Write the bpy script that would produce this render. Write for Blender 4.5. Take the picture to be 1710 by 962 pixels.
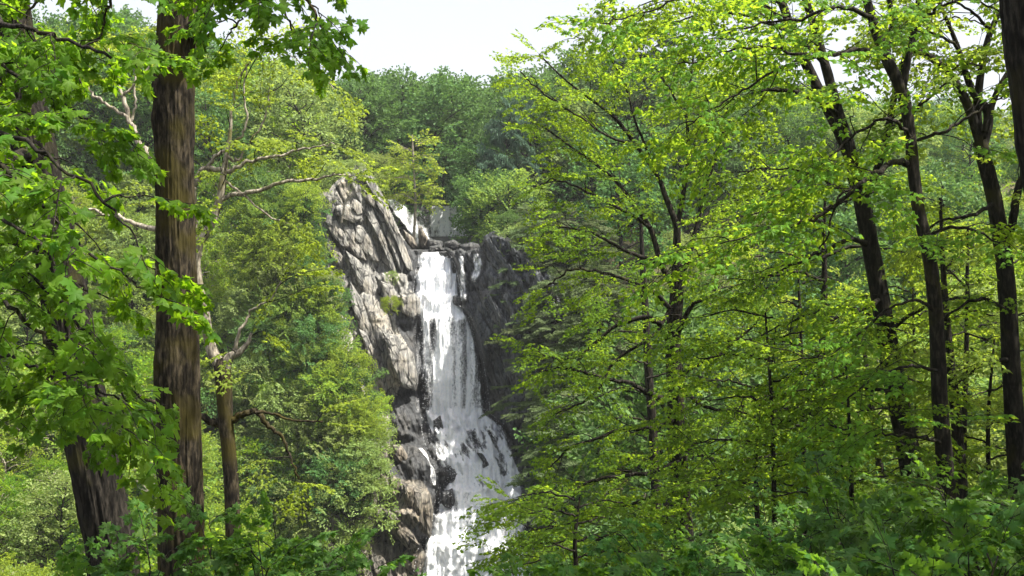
import bpy, math, random
import numpy as np
from math import radians, pi

for _o in list(bpy.data.objects):
    bpy.data.objects.remove(_o)
S = bpy.context.scene
COL = S.collection

# ------------------------------------------------------------------ camera
FPX, CX, CY = 1900.0, 855.0, 481.0
PITCH = radians(4.0)
cam_d = bpy.data.cameras.new('camera')
cam = bpy.data.objects.new('camera', cam_d); COL.objects.link(cam)
cam.location = (0, 0, 0)
cam.rotation_euler = (pi / 2 + PITCH, 0, 0)
cam_d.sensor_width = 36.0
cam_d.lens = 36.0 * FPX / 1710.0
cam_d.clip_start = 0.1
cam_d.clip_end = 5000
S.camera = cam

# ------------------------------------------------------------------ light
SUN_EL, SUN_AZ = radians(61), radians(112)      # azimuth from +Y towards +X
w = bpy.data.worlds.new("World"); S.world = w; w.use_nodes = True
nt = w.node_tree
bg = nt.nodes['Background']
sky = nt.nodes.new('ShaderNodeTexSky'); sky.sky_type = 'NISHITA'
sky.sun_disc = False
sky.sun_elevation = SUN_EL; sky.sun_rotation = SUN_AZ
sky.air_density = 1.0; sky.dust_density = 5.5; sky.ozone_density = 1.0
sky.altitude = 50
veil = nt.nodes.new('ShaderNodeMixRGB'); veil.inputs[0].default_value = 0.62      # thin bright summer overcast over the blue
veil.inputs[2].default_value = (4.25, 4.4, 4.6, 1)
_g = nt.nodes.new('ShaderNodeNewGeometry'); _sx = nt.nodes.new('ShaderNodeSeparateXYZ'); _mr = nt.nodes.new('ShaderNodeMapRange')
nt.links.new(_g.outputs['Incoming'], _sx.inputs[0]); nt.links.new(_sx.outputs[2], _mr.inputs[0])
_mr.inputs[1].default_value = -0.1; _mr.inputs[2].default_value = -0.95; _mr.inputs[3].default_value = 0.92; _mr.inputs[4].default_value = 0.1
nt.links.new(_mr.outputs[0], veil.inputs[0])                                        # haze thins towards the zenith
nt.links.new(sky.outputs[0], veil.inputs[1]); nt.links.new(veil.outputs[0], bg.inputs[0]); bg.inputs[1].default_value = 0.098
sl = bpy.data.lights.new('sun', 'SUN'); sl.energy = 5.0; sl.angle = radians(0.5)
sl.color = (1.0, 0.95, 0.84)
so = bpy.data.objects.new('sun', sl); COL.objects.link(so)
so.rotation_euler = (pi / 2 - SUN_EL, 0, pi - SUN_AZ)
so.location = (0, 0, 60)
S.view_settings.view_transform = 'Standard'; S.view_settings.look = 'None'
S.view_settings.exposure = 1.42; S.view_settings.gamma = 1.0
S.render.engine = 'CYCLES'
S.cycles.max_bounces = 7; S.cycles.diffuse_bounces = 2; S.cycles.glossy_bounces = 2
S.cycles.transmission_bounces = 4; S.cycles.transparent_max_bounces = 12
S.cycles.use_denoising = True
S.cycles.caustics_reflective = False; S.cycles.caustics_refractive = False
S.cycles.sample_clamp_indirect = 6.0
HAZE = 0.00028

# ------------------------------------------------------------------ maths helpers
CP, SP = math.cos(PITCH), math.sin(PITCH)
def P(px, py, d):
    """point seen at photo pixel (px, py), d metres in front of the viewer"""
    px = np.asarray(px, float); py = np.asarray(py, float); d = np.asarray(d, float)
    x = (px - CX) / FPX * d; v = (CY - py) / FPX * d
    return np.stack([x, d * CP - v * SP, d * SP + v * CP], -1)
def proj(p):
    p = np.asarray(p, float)
    d = p[..., 1] * CP + p[..., 2] * SP
    v = -p[..., 1] * SP + p[..., 2] * CP
    return CX + p[..., 0] / d * FPX, CY - v / d * FPX, d

def _hash(ix, iy, iz, seed):
    h = (ix * 374761393 + iy * 668265263 + iz * 1274126177 + seed * 974711) & 0xffffffff
    h = ((h ^ (h >> 13)) * 1103515245) & 0xffffffff
    h = ((h ^ (h >> 15)) * 12345677) & 0xffffffff
    return ((h ^ (h >> 16)) & 0xffffff) / float(0xffffff)
def vnoise(p, seed=0):
    p = np.asarray(p, float)
    i = np.floor(p).astype(np.int64); f = p - i
    f = f * f * (3 - 2 * f)
    r = 0
    for dx in (0, 1):
        wx = f[..., 0] if dx else 1 - f[..., 0]
        for dy in (0, 1):
            wy = f[..., 1] if dy else 1 - f[..., 1]
            for dz in (0, 1):
                wz = f[..., 2] if dz else 1 - f[..., 2]
                r = r + wx * wy * wz * _hash(i[..., 0] + dx, i[..., 1] + dy, i[..., 2] + dz, seed)
    return r * 2 - 1
def fbm(p, octaves=4, seed=0, gain=0.5):
    a, r, n = 1.0, 0, 0
    for k in range(octaves):
        r = r + a * vnoise(p * 2.0 ** k + 17.3 * k, seed + k); n += a; a *= gain
    return r / n
def st(*a): return np.stack(np.broadcast_arrays(*[np.asarray(q, float) for q in a]), -1)
def sstep(a, b, x):
    t = np.clip((x - a) / (b - a), 0, 1); return t * t * (3 - 2 * t)
def nrm(v): return v / (np.linalg.norm(v, axis=-1, keepdims=True) + 1e-12)

# ------------------------------------------------------------------ mesh helpers
def mesh(name, V, F, smooth=False, mat=None):
    """V (n,3); F list of arrays of equal-width faces or one (m,k) array"""
    me = bpy.data.meshes.new(name)
    if not isinstance(F, (list, tuple)): F = [F]
    F = [np.asarray(f, np.int32) for f in F if len(f)]
    V = np.asarray(V, np.float32)
    me.vertices.add(len(V)); me.vertices.foreach_set('co', V.ravel())
    loops = np.concatenate([f.ravel() for f in F])
    sizes = np.concatenate([np.full(len(f), f.shape[1], np.int32) for f in F])
    starts = np.concatenate([[0], np.cumsum(sizes)[:-1]]).astype(np.int32)
    me.loops.add(len(loops)); me.loops.foreach_set('vertex_index', loops)
    me.polygons.add(len(sizes))
    me.polygons.foreach_set('loop_start', starts)
    me.polygons.foreach_set('loop_total', sizes)
    me.polygons.foreach_set('use_smooth', np.full(len(sizes), smooth))
    me.update(calc_edges=True)
    if mat: me.materials.append(mat)
    return me
def obj(name, me, parent=None, **props):
    o = bpy.data.objects.new(name, me); COL.objects.link(o)
    if parent is not None: o.parent = parent
    for k, v in props.items(): o[k] = v
    return o
def thing(name, label, cat, group=None, loc=(0, 0, 0)):
    o = bpy.data.objects.new(name, None); COL.objects.link(o)
    o.location = [float(c) for c in loc]; o.empty_display_size = 0.3
    o['label'] = label; o['category'] = cat
    if group: o['group'] = group
    return o
def copy_thing(src, loc, rz, sc, label, group):
    r = src.copy(); COL.objects.link(r)
    r.location = [float(c) for c in loc]; r.rotation_euler = (0, 0, rz); r.scale = sc
    r['label'] = label; r['group'] = group
    for ch in list(src.children):
        c = ch.copy(); COL.objects.link(c); c.parent = r
    return r

class Geo:
    def __init__(s): s.V = []; s.F = {}; s.n = 0
    def add(s, V, F):
        V = np.asarray(V, float); F = np.asarray(F, np.int64)
        s.F.setdefault(F.shape[1], []).append(F + s.n); s.V.append(V); s.n += len(V)
    def mesh(s, name, mat, smooth=False):
        return mesh(name, np.concatenate(s.V), [np.concatenate(f) for f in s.F.values()], smooth, mat)
    def tube(s, pts, rad, k=6, cap=True):
        pts = np.asarray(pts, float); n = len(pts)
        rad = np.broadcast_to(np.asarray(rad, float), (n,))
        t = nrm(np.gradient(pts, axis=0))
        ref = np.array([0.13, 0.21, 1.0]) if abs(t[:, 2]).mean() < 0.8 else np.array([1.0, 0.17, 0.1])
        a = nrm(np.cross(t, ref)); b = np.cross(t, a)
        th = np.arange(k) * 2 * pi / k
        V = pts[:, None] + rad[:, None, None] * (a[:, None] * np.cos(th)[None, :, None] + b[:, None] * np.sin(th)[None, :, None])
        i = np.arange(n - 1)[:, None] * k; j = np.arange(k)[None]; j2 = (j + 1) % k
        F = np.stack([i + j, i + j2, i + k + j2, i + k + j], -1).reshape(-1, 4)
        s.add(V.reshape(-1, 3), F)

def smooth_line(pts, n):
    """Catmull-Rom through pts (any dim), n samples"""
    pts = np.asarray(pts, float); m = len(pts)
    if m == 2: return pts[0] + (pts[1] - pts[0]) * np.linspace(0, 1, n)[:, None]
    q = np.concatenate([[2 * pts[0] - pts[1]], pts, [2 * pts[-1] - pts[-2]]])
    t = np.linspace(0, m - 1 - 1e-9, n); i = t.astype(int); f = (t - i)[:, None]
    p0, p1, p2, p3 = q[i], q[i + 1], q[i + 2], q[i + 3]
    return 0.5 * (2 * p1 + (p2 - p0) * f + (2 * p0 - 5 * p1 + 4 * p2 - p3) * f ** 2 + (3 * p1 - p0 - 3 * p2 + p3) * f ** 3)

# ------------------------------------------------------------------ materials
def newmat(name):
    m = bpy.data.materials.new(name); m.use_nodes = True
    nt = m.node_tree; nt.nodes.clear()
    out = nt.nodes.new('ShaderNodeOutputMaterial')
    return m, nt, out
def N(nt, kind, **kw):
    n = nt.nodes.new('ShaderNode' + kind)
    for k, v in kw.items():
        if k.startswith('i_'):
            n.inputs[k[2:].replace('_', ' ')].default_value = v
        else: setattr(n, k, v)
    return n
def ramp(nt, fac, stops):
    r = nt.nodes.new('ShaderNodeValToRGB'); e = r.color_ramp.elements
    while len(e) < len(stops): e.new(0.5)
    for q, (p, c) in zip(e, stops):
        q.position = p; q.color = (*c, 1) if len(c) == 3 else c
    nt.links.new(fac, r.inputs[0]); return r.outputs[0]
def mathn(nt, op, a, b=None):
    n = nt.nodes.new('ShaderNodeMath'); n.operation = op
    for i, q in enumerate((a, b)):
        if q is None: continue
        if isinstance(q, (int, float)): n.inputs[i].default_value = q
        else: nt.links.new(q, n.inputs[i])
    return n.outputs[0]

def leaf_mat(name, dark, light, trans, tmix=0.5, rough=0.55, spec=0.12, old=(0.16, 0.13, 0.03)):
    m, nt, out = newmat(name); L = nt.links
    g = N(nt, 'NewGeometry'); oi = N(nt, 'ObjectInfo')
    rnd = mathn(nt, 'FRACT', mathn(nt, 'ADD', g.outputs['Random Per Island'], oi.outputs['Random']))
    nz = N(nt, 'TexNoise', i_Scale=0.35, i_Detail=2.0); L.new(g.outputs['Position'], nz.inputs['Vector'])
    f = mathn(nt, 'ADD', mathn(nt, 'MULTIPLY', rnd, 0.55), mathn(nt, 'MULTIPLY', nz.outputs[0], 0.5))
    c1 = ramp(nt, f, [(0.0, dark), (0.72, light), (0.97, tuple(l * 1.15 for l in light)), (1.0, old)])
    hs = N(nt, 'HueSaturation'); hs.inputs['Saturation'].default_value = 1.0
    L.new(c1, hs.inputs['Color'])
    L.new(mathn(nt, 'ADD', 0.478, mathn(nt, 'MULTIPLY', oi.outputs['Random'], 0.04)), hs.inputs['Hue'])
    L.new(mathn(nt, 'ADD', 0.82, mathn(nt, 'MULTIPLY', oi.outputs['Random'], 0.36)), hs.inputs['Value'])
    p = N(nt, 'BsdfPrincipled'); p.inputs['Roughness'].default_value = rough
    p.inputs['Specular IOR Level'].default_value = spec
    L.new(hs.outputs[0], p.inputs['Base Color'])
    tr = N(nt, 'BsdfTranslucent')
    tc = N(nt, 'MixRGB', blend_type='MULTIPLY'); tc.inputs[0].default_value = 1
    tc.inputs[1].default_value = (*trans, 1)
    v = mathn(nt, 'ADD', 0.65, mathn(nt, 'MULTIPLY', rnd, 0.6))
    cb = N(nt, 'CombineColor'); [L.new(v, cb.inputs[i]) for i in range(3)]
    L.new(cb.outputs[0], tc.inputs[2]); L.new(tc.outputs[0], tr.inputs[0])
    mx = N(nt, 'MixShader'); mx.inputs[0].default_value = tmix
    L.new(p.outputs[0], mx.inputs[1]); L.new(tr.outputs[0], mx.inputs[2])
    L.new(mx.outputs[0], out.inputs[0])
    return m

def bark_mat(name, c1, c2, moss=None, scale=9.0, mossamt=0.5, bump=0.5):
    m, nt, out = newmat(name); L = nt.links
    tc = N(nt, 'TexCoord'); mp = N(nt, 'Mapping'); mp.inputs['Scale'].default_value = (1, 1, 0.24)
    L.new(tc.outputs['Object'], mp.inputs[0])
    n1 = N(nt, 'TexNoise', i_Scale=scale * 3.0, i_Detail=6.0, i_Roughness=0.65); L.new(mp.outputs[0], n1.inputs['Vector'])
    n2 = N(nt, 'TexNoise', i_Scale=3.0, i_Detail=4.0); L.new(tc.outputs['Object'], n2.inputs['Vector'])
    col = ramp(nt, n1.outputs[0], [(0.36, tuple(c * 0.3 for c in c1)), (0.49, c1), (0.64, c2)])
    if moss:
        mx = N(nt, 'MixRGB'); L.new(ramp(nt, n2.outputs[0], [(0.62 - mossamt * 0.4, (0, 0, 0)), (0.75 - mossamt * 0.3, (1, 1, 1))]), mx.inputs[0])
        L.new(col, mx.inputs[1]); mx.inputs[2].default_value = (*moss, 1); col = mx.outputs[0]
    p = N(nt, 'BsdfPrincipled'); p.inputs['Roughness'].default_value = 0.9
    p.inputs['Specular IOR Level'].default_value = 0.15
    L.new(col, p.inputs['Base Color'])
    b = N(nt, 'Bump', i_Strength=bump, i_Distance=0.04); L.new(n1.outputs[0], b.inputs['Height'])
    L.new(b.outputs[0], p.inputs['Normal']); L.new(p.outputs[0], out.inputs[0])
    return m

def rock_mat(name, wet=0.0, dark=1.0, tint=(1, 1, 1)):
    m, nt, out = newmat(name); L = nt.links
    tc = N(nt, 'TexCoord')
    mp = N(nt, 'Mapping'); mp.inputs['Rotation'].default_value = (0, radians(27), 0)
    mp.inputs['Scale'].default_value = (1, 0.5, 0.12)
    L.new(tc.outputs['Object'], mp.inputs[0])
    n1 = N(nt, 'TexNoise', i_Scale=4.2, i_Detail=9.0, i_Roughness=0.72); L.new(mp.outputs[0], n1.inputs['Vector'])
    n2 = N(nt, 'TexNoise', i_Scale=0.45, i_Detail=5.0, i_Roughness=0.6); L.new(tc.outputs['Object'], n2.inputs['Vector'])
    n3 = N(nt, 'TexNoise', i_Scale=7.0, i_Detail=6.0, i_Roughness=0.7); L.new(tc.outputs['Object'], n3.inputs['Vector'])
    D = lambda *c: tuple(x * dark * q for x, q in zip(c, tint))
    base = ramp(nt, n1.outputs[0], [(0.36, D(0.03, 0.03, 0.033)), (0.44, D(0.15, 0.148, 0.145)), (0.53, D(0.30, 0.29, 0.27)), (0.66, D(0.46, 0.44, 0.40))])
    mx = N(nt, 'MixRGB', blend_type='MULTIPLY'); mx.inputs[0].default_value = 0.85
    L.new(base, mx.inputs[1])
    L.new(ramp(nt, n2.outputs[0], [(0.3, (0.42, 0.44, 0.46)), (0.5, (0.85, 0.85, 0.84)), (0.62, (1.1, 1.02, 0.9)), (0.75, (0.8, 0.7, 0.55))]), mx.inputs[2])
    lic = N(nt, 'MixRGB'); L.new(mx.outputs[0], lic.inputs[1]); lic.inputs[2].default_value = (*D(0.22, 0.27, 0.20), 1)
    L.new(ramp(nt, n3.outputs[0], [(0.56, (0, 0, 0)), (0.68, (0.6, 0.6, 0.6))]), lic.inputs[0])
    p = N(nt, 'BsdfPrincipled')
    p.inputs['Roughness'].default_value = 0.85 - 0.35 * wet
    p.inputs['Specular IOR Level'].default_value = 0.25 + 0.12 * wet
    vo = N(nt, 'TexVoronoi', feature='DISTANCE_TO_EDGE', i_Scale=0.9); vm = N(nt, 'Mapping'); vm.inputs['Rotation'].default_value = (0, radians(27), 0)
    vm.inputs['Scale'].default_value = (1.6, 0.6, 0.38); wv = N(nt, 'MixRGB', blend_type='ADD'); wv.inputs[0].default_value = 0.5
    L.new(tc.outputs['Object'], wv.inputs[1]); L.new(n2.outputs['Color'], wv.inputs[2]); L.new(wv.outputs[0], vm.inputs[0]); L.new(vm.outputs[0], vo.inputs['Vector'])
    ck = N(nt, 'MixRGB', blend_type='MULTIPLY'); ck.inputs[0].default_value = 1; L.new(lic.outputs[0], ck.inputs[1])
    L.new(ramp(nt, vo.outputs['Distance'], [(0.0, (.12, .12, .13)), (0.035, (1, 1, 1))]), ck.inputs[2])
    L.new(ck.outputs[0], p.inputs['Base Color'])
    b = N(nt, 'Bump', i_Strength=1.0, i_Distance=0.2); L.new(n1.outputs[0], b.inputs['Height'])
    b2 = N(nt, 'Bump', i_Strength=0.5, i_Distance=0.05); L.new(n3.outputs[0], b2.inputs['Height'])
    L.new(b.outputs[0], b2.inputs['Normal']); L.new(b2.outputs[0], p.inputs['Normal'])
    L.new(p.outputs[0], out.inputs[0])
    return m

def water_mat(name, cover=0.5, fine=1.0, tilt=0.0):
    """white falling water: streaky veil with holes where the rock shows through"""
    m, nt, out = newmat(name); L = nt.links
    uv = N(nt, 'UVMap')
    at = N(nt, 'Attribute', attribute_name='dens')
    mp = N(nt, 'Mapping'); mp.inputs['Scale'].default_value = (1.0, 0.16, 1)
    L.new(uv.outputs[0], mp.inputs[0])
    n1 = N(nt, 'TexNoise', i_Scale=2.4 * fine, i_Detail=6.0, i_Roughness=0.62); L.new(mp.outputs[0], n1.inputs['Vector'])
    mp2 = N(nt, 'Mapping'); mp2.inputs['Scale'].default_value = (1.0, 0.5, 1); L.new(uv.outputs[0], mp2.inputs[0])
    n2 = N(nt, 'TexNoise', i_Scale=9.0 * fine, i_Detail=5.0, i_Roughness=0.75); L.new(mp2.outputs[0], n2.inputs['Vector'])
    s = mathn(nt, 'ADD', mathn(nt, 'MULTIPLY', n1.outputs[0], 1.0), mathn(nt, 'MULTIPLY', n2.outputs[0], 0.75))
    s = mathn(nt, 'ADD', s, at.outputs['Fac'])           # about 0.87 + dens
    fac = ramp(nt, mathn(nt, 'MULTIPLY', s, 0.5), [(0.30, (0, 0, 0)), (0.455, (0.35, 0.35, 0.35)), (0.53, (1, 1, 1))])
    p = N(nt, 'BsdfPrincipled'); p.inputs['Roughness'].default_value = 0.5
    p.inputs['Base Color'].default_value = (0.80, 0.83, 0.87, 1)
    p.inputs['Subsurface Weight'].default_value = 0.0
    cr = ramp(nt, n2.outputs[0], [(0.35, (0.70, 0.76, 0.86)), (0.48, (0.92, 0.95, 0.98)), (0.62, (0.97, 0.97, 0.97))])
    L.new(cr, p.inputs['Base Color'])
    b = N(nt, 'Bump', i_Strength=0.9, i_Distance=0.15); L.new(s, b.inputs['Height']); L.new(b.outputs[0], p.inputs['Normal'])
    tl = N(nt, 'BsdfTranslucent'); tl.inputs[0].default_value = (0.8, 0.84, 0.9, 1)
    m1 = N(nt, 'MixShader'); m1.inputs[0].default_value = 0.12; L.new(p.outputs[0], m1.inputs[1]); L.new(tl.outputs[0], m1.inputs[2])
    tp = N(nt, 'BsdfTransparent'); mx = N(nt, 'MixShader')
    L.new(fac, mx.inputs[0]); L.new(tp.outputs[0], mx.inputs[1]); L.new(m1.outputs[0], mx.inputs[2])
    L.new(mx.outputs[0], out.inputs[0])
    return m

def plain_mat(name, c1, c2, scale=3.0, rough=0.9, spec=0.2):
    m, nt, out = newmat(name); L = nt.links
    tc = N(nt, 'TexCoord')
    n1 = N(nt, 'TexNoise', i_Scale=scale, i_Detail=8.0, i_Roughness=0.7); L.new(tc.outputs['Object'], n1.inputs['Vector'])
    p = N(nt, 'BsdfPrincipled'); p.inputs['Roughness'].default_value = rough; p.inputs['Specular IOR Level'].default_value = spec
    L.new(ramp(nt, n1.outputs[0], [(0.35, c1), (0.65, c2)]), p.inputs['Base Color'])
    b = N(nt, 'Bump', i_Strength=0.7, i_Distance=0.1); L.new(n1.outputs[0], b.inputs['Height']); L.new(b.outputs[0], p.inputs['Normal'])
    L.new(p.outputs[0], out.inputs[0])
    return m

M = dict(
    maple=leaf_mat('maple_leaf', (0.022, 0.066, 0.008), (0.085, 0.18, 0.020), (0.29, 0.50, 0.015), 0.55),
    mid=leaf_mat('broad_leaf', (0.03, 0.08, 0.010), (0.12, 0.225, 0.024), (0.40, 0.56, 0.03), 0.52),
    yellow=leaf_mat('sunny_leaf', (0.075, 0.13, 0.018), (0.21, 0.31, 0.05), (0.46, 0.58, 0.05), 0.5),
    far=leaf_mat('far_leaf', (0.025, 0.07, 0.025), (0.115, 0.215, 0.065), (0.15, 0.28, 0.05), 0.35),
    pale=leaf_mat('pale_leaf', (0.10, 0.155, 0.045), (0.25, 0.33, 0.11), (0.36, 0.46, 0.09), 0.4),
    pale2=leaf_mat('soft_leaf', (0.075, 0.14, 0.03), (0.19, 0.29, 0.07), (0.33, 0.46, 0.06), 0.45),
    shrub=leaf_mat('shrub_leaf', (0.022, 0.068, 0.014), (0.075, 0.17, 0.03), (0.20, 0.38, 0.025), 0.45, rough=0.5, spec=0.2),
    needle=leaf_mat('needle', (0.03, 0.07, 0.04), (0.085, 0.15, 0.085), (0.08, 0.15, 0.06), 0.25),
    hemlock=leaf_mat('hemlock_needle', (0.05, 0.085, 0.035), (0.15, 0.20, 0.085), (0.13, 0.20, 0.05), 0.3),
    bark=bark_mat('bark', (0.011, 0.0095, 0.0075), (0.036, 0.031, 0.025), (0.026, 0.024, 0.008), mossamt=0.2),
    mossbark=bark_mat('mossy_bark', (0.017, 0.0135, 0.0095), (0.072, 0.058, 0.038), (0.042, 0.035, 0.009), mossamt=0.42),
    darkbark=bark_mat('dark_bark', (0.013, 0.011, 0.009), (0.045, 0.038, 0.030), (0.036, 0.034, 0.009), mossamt=0.12),
    palebark=bark_mat('pale_bark', (0.24, 0.21, 0.17), (0.42, 0.38, 0.31), (0.14, 0.13, 0.05), mossamt=0.1),
    rock=rock_mat('grey_rock'), wetrock=rock_mat('wet_rock', 0.75, 0.26, (.9, .97, 1.12)), brownrock=rock_mat('brown_rock', 0.2, 0.7, (1.05, .98, .9)), shaded_slate=rock_mat('shaded_slate_rock', 0.3, 0.42, (.86, .96, 1.14)),  # right face rock: darker and bluer, its shade put into the colour
    ground=plain_mat('leaf_litter', (0.03, 0.035, 0.015), (0.10, 0.085, 0.045), 2.0),
    water=water_mat('falling_water'), veil=water_mat('thin_water_veil'),
    foam=plain_mat('foam', (0.7, 0.74, 0.8), (0.9, 0.91, 0.92), 8.0, 0.5),
)

# ------------------------------------------------------------------ leaf shapes (x = length, y = width, z = up)
def fan(outline, c, fold=0.25, droop=0.18):
    o = [(x, y) for x, y in outline] + [(x, -y) for x, y in reversed(outline[1:-1])]
    V = np.array([(c[0], c[1])] + o, float)
    z = -fold * np.abs(V[:, 1]) - droop * V[:, 0] ** 2 + 0.06 * np.sin(V[:, 0] * 9 + V[:, 1] * 7)
    n = len(o)
    F = np.array([(0, 1 + i, 1 + (i + 1) % n) for i in range(n)])
    return np.column_stack([V, z]), F
LEAF_MAPLE = fan([(0.0, 0.0), (-0.12, 0.10), (-0.13, 0.42), (0.05, 0.34), (0.12, 0.40), (0.34, 0.72), (0.40, 0.50), (0.52, 0.50),
                  (0.42, 0.17), (0.62, 0.27), (0.68, 0.13), (1.0, 0.0)], (0.25, 0))
LEAF_TRI = fan([(0.0, 0.0), (0.05, 0.36), (0.38, 0.44), (0.45, 0.2), (1.0, 0.0)], (0.3, 0), 0.3)
LEAF_OVAL = (np.array([(0, 0, 0), (0.35, 0.30, 0.06), (0.75, 0.22, 0.02), (1, 0, -0.12), (0.75, -0.22, 0.02), (0.35, -0.30, 0.06)], float),
             np.array([(0, 1, 2, 3), (0, 3, 4, 5)]))
LEAF_FAR = (np.array([(0, 0, 0), (0.45, 0.36, 0.1), (1, 0.05, -0.1), (0.5, -0.34, 0.08)], float), np.array([(0, 1, 2), (0, 2, 3)]))
LEAF_NEEDLE = (np.array([(0, 0.0, 0), (0.5, 0.16, -0.02), (1, 0.0, -0.12), (0.5, -0.16, 0.02)], float), np.array([(0, 1, 2, 3)]))

LEAF_TUFT = (np.array([(0, 0.0, 0), (0.5, 0.34, .1), (1, 0.0, -0.12), (0.5, -0.34, .1)], float), np.array([(0, 1, 2), (0, 2, 3)]))
def leaf_geo(tmpl, Pp, X, Nn, Sz):
    tv, tf = tmpl
    h1 = (np.abs(np.sin(Pp[:, 0] * 91.7 + Pp[:, 2] * 57.3)) * .42 + .76)[:, None]; h2 = (np.abs(np.sin(Pp[:, 1] * 77.1 + Pp[:, 2] * 31.9)) * 2.4 + .2)[:, None]
    X = nrm(X); Nn = Nn - X * (X * Nn).sum(-1, keepdims=True); Nn = nrm(Nn); Y = np.cross(Nn, X) * h1; Nn = Nn * h2
    V = Pp[:, None] + Sz[:, None, None] * (tv[None, :, 0:1] * X[:, None] + tv[None, :, 1:2] * Y[:, None] + tv[None, :, 2:3] * Nn[:, None])
    F = (tf[None] + (np.arange(len(Pp)) * len(tv))[:, None, None]).reshape(-1, tf.shape[1])
    return V.reshape(-1, 3), F

# a spray: flat fan of twigs with leaves.  arrays: pos, dir, normal, size ; twigs: list of (pts, r)
def make_spray(rng, L, leaf, nside=6, tilt=0.35, gap=0.75, width=0.5, pendant=0.0):
    pos, dr, nn, sz, tw = [], [], [], [], []
    def twig(a, d, l, r):
        n = 5; t = np.linspace(0, 1, n)[:, None]
        side = rng.normal(0, 0.10 * l, 3) * np.array([1, 1, 0.5])
        pts = a + d * l * t + side * t * (1 - t) * 2 + np.array([0, 0, -0.15 * l]) * t ** 2
        tw.append((pts, r))
        k = max(2, int(l / (leaf * gap)))
        for i in range(k):
            q = (i + 0.7 + rng.uniform(-.25, .25)) / k
            j = min(q, 0.999) * (n - 1); j0 = int(j)
            p = pts[j0] + (pts[j0 + 1] - pts[j0]) * (j - j0)
            for sgn in ((1, -1) if i < k - 1 else (1, -1, 0)):
                if rng.random() < 0.12: continue
                ang = sgn * rng.uniform(0.5, 1.2)
                c, s_ = math.cos(ang), math.sin(ang)
                x = np.array([d[0] * c - d[1] * s_, d[0] * s_ + d[1] * c, d[2] - 0.25 - pendant]) + rng.normal(0, 0.12, 3)
                pos.append(p + nrm(x) * leaf * 0.35); dr.append(x)
                nn.append(np.array([0, 0, 1.0]) + rng.normal(0, tilt, 3)); sz.append(leaf * rng.uniform(0.6, 1.15))
    ex = np.array([1.0, 0, 0])
    twig(np.zeros(3), ex, L, leaf * 0.05)
    for i in range(nside):
        q = 0.12 + 0.75 * i / nside + rng.uniform(0, .06); sg = 1 if i % 2 else -1
        a = sg * rng.uniform(0.6, 1.05)
        d = np.array([math.cos(a), math.sin(a), rng.uniform(-.15, .15)])
        twig(ex * L * q, d, L * width * (1 - 0.55 * q) * rng.uniform(.8, 1.2), leaf * 0.035)
    return dict(p=np.array(pos), x=np.array(dr), n=np.array(nn), s=np.array(sz), tw=tw, L=L)

def frame(d, roll=0.0):
    d = nrm(np.asarray(d, float)); z = np.array([0, 0, 1.0])
    y = np.cross(z, d); y = nrm(y) if np.linalg.norm(y) > 1e-3 else np.array([0, 1.0, 0]); z = np.cross(d, y)
    c, s_ = math.cos(roll), math.sin(roll)
    return np.array([d, y * c + z * s_, z * c - y * s_])       # rows

class Foliage:
    """collects leaves and thin twigs"""
    def __init__(s, tmpl, sprays, twig_k=3):
        s.t = tmpl; s.sp = sprays; s.g = Geo(); s.tg = Geo(); s.k = twig_k; s.single = []; s.want = None; s.P = []; s.X = []; s.N = []; s.S = []; s.loose = 0.0
    def spray(s, rng, p, d, roll=0.0, sc=1.0, twigs=True):
        q = s.sp[rng.integers(len(s.sp))]
        if s.loose: d = nrm(np.asarray(d, float)) + rng.normal(0, s.loose, 3) + np.array([0, 0, s.loose * .6]); roll = roll + rng.normal(0, s.loose * 1.6)
        R = frame(d, roll)
        s.P.append(q['p'] @ R * sc + p); s.X.append(q['x'] @ R); s.N.append(q['n'] @ R); s.S.append(q['s'] * sc)
        if twigs:
            for pts, r in q['tw']: s.tg.tube((pts @ R * sc + p), np.linspace(r * sc, r * sc * 0.4, len(pts)), s.k)
    def arrays(s): return [np.concatenate(a) for a in (s.P, s.X, s.N, s.S)]
    def count(s): return sum(len(a) for a in s.S)

RS = np.random.default_rng(5)
SPR_MAPLE = [make_spray(RS, 0.62, 0.135, 4, 0.40, 0.80, 0.5) for _ in range(7)]
SPR_MID = [make_spray(RS, 0.85, 0.105, 5, 0.38, 0.85) for _ in range(8)]
SPR_MIDS = [make_spray(RS, 0.80, 0.085, 6, 0.40, 0.9) for _ in range(8)]
SPR_HILL = [make_spray(RS, 1.1, 0.20, 4, 0.6, 0.8) for _ in range(8)]
SPR_FAR = [make_spray(RS, 1.7, 0.36, 4, 0.7, 0.75) for _ in range(8)]
SPR_SHRUB = [make_spray(RS, 0.50, 0.125, 3, 0.28, 0.85, 0.5) for _ in range(8)]
SPR_NEEDLE = [make_spray(RS, 1.2, 0.13, 9, 0.25, 0.30, 0.45) for _ in range(5)]

def limb_line(rng, a, b, bend=0.12, n=8, up=0.15):
    a = np.asarray(a, float); b = np.asarray(b, float); l = np.linalg.norm(b - a)
    m1 = a + (b - a) * .35 + rng.normal(0, bend * l, 3) * .6 + np.array([0, 0, up * l])
    m2 = a + (b - a) * .7 + rng.normal(0, bend * l, 3) * .6 + np.array([0, 0, up * l * .8])
    return smooth_line([a, m1, m2, b], n)

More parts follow.
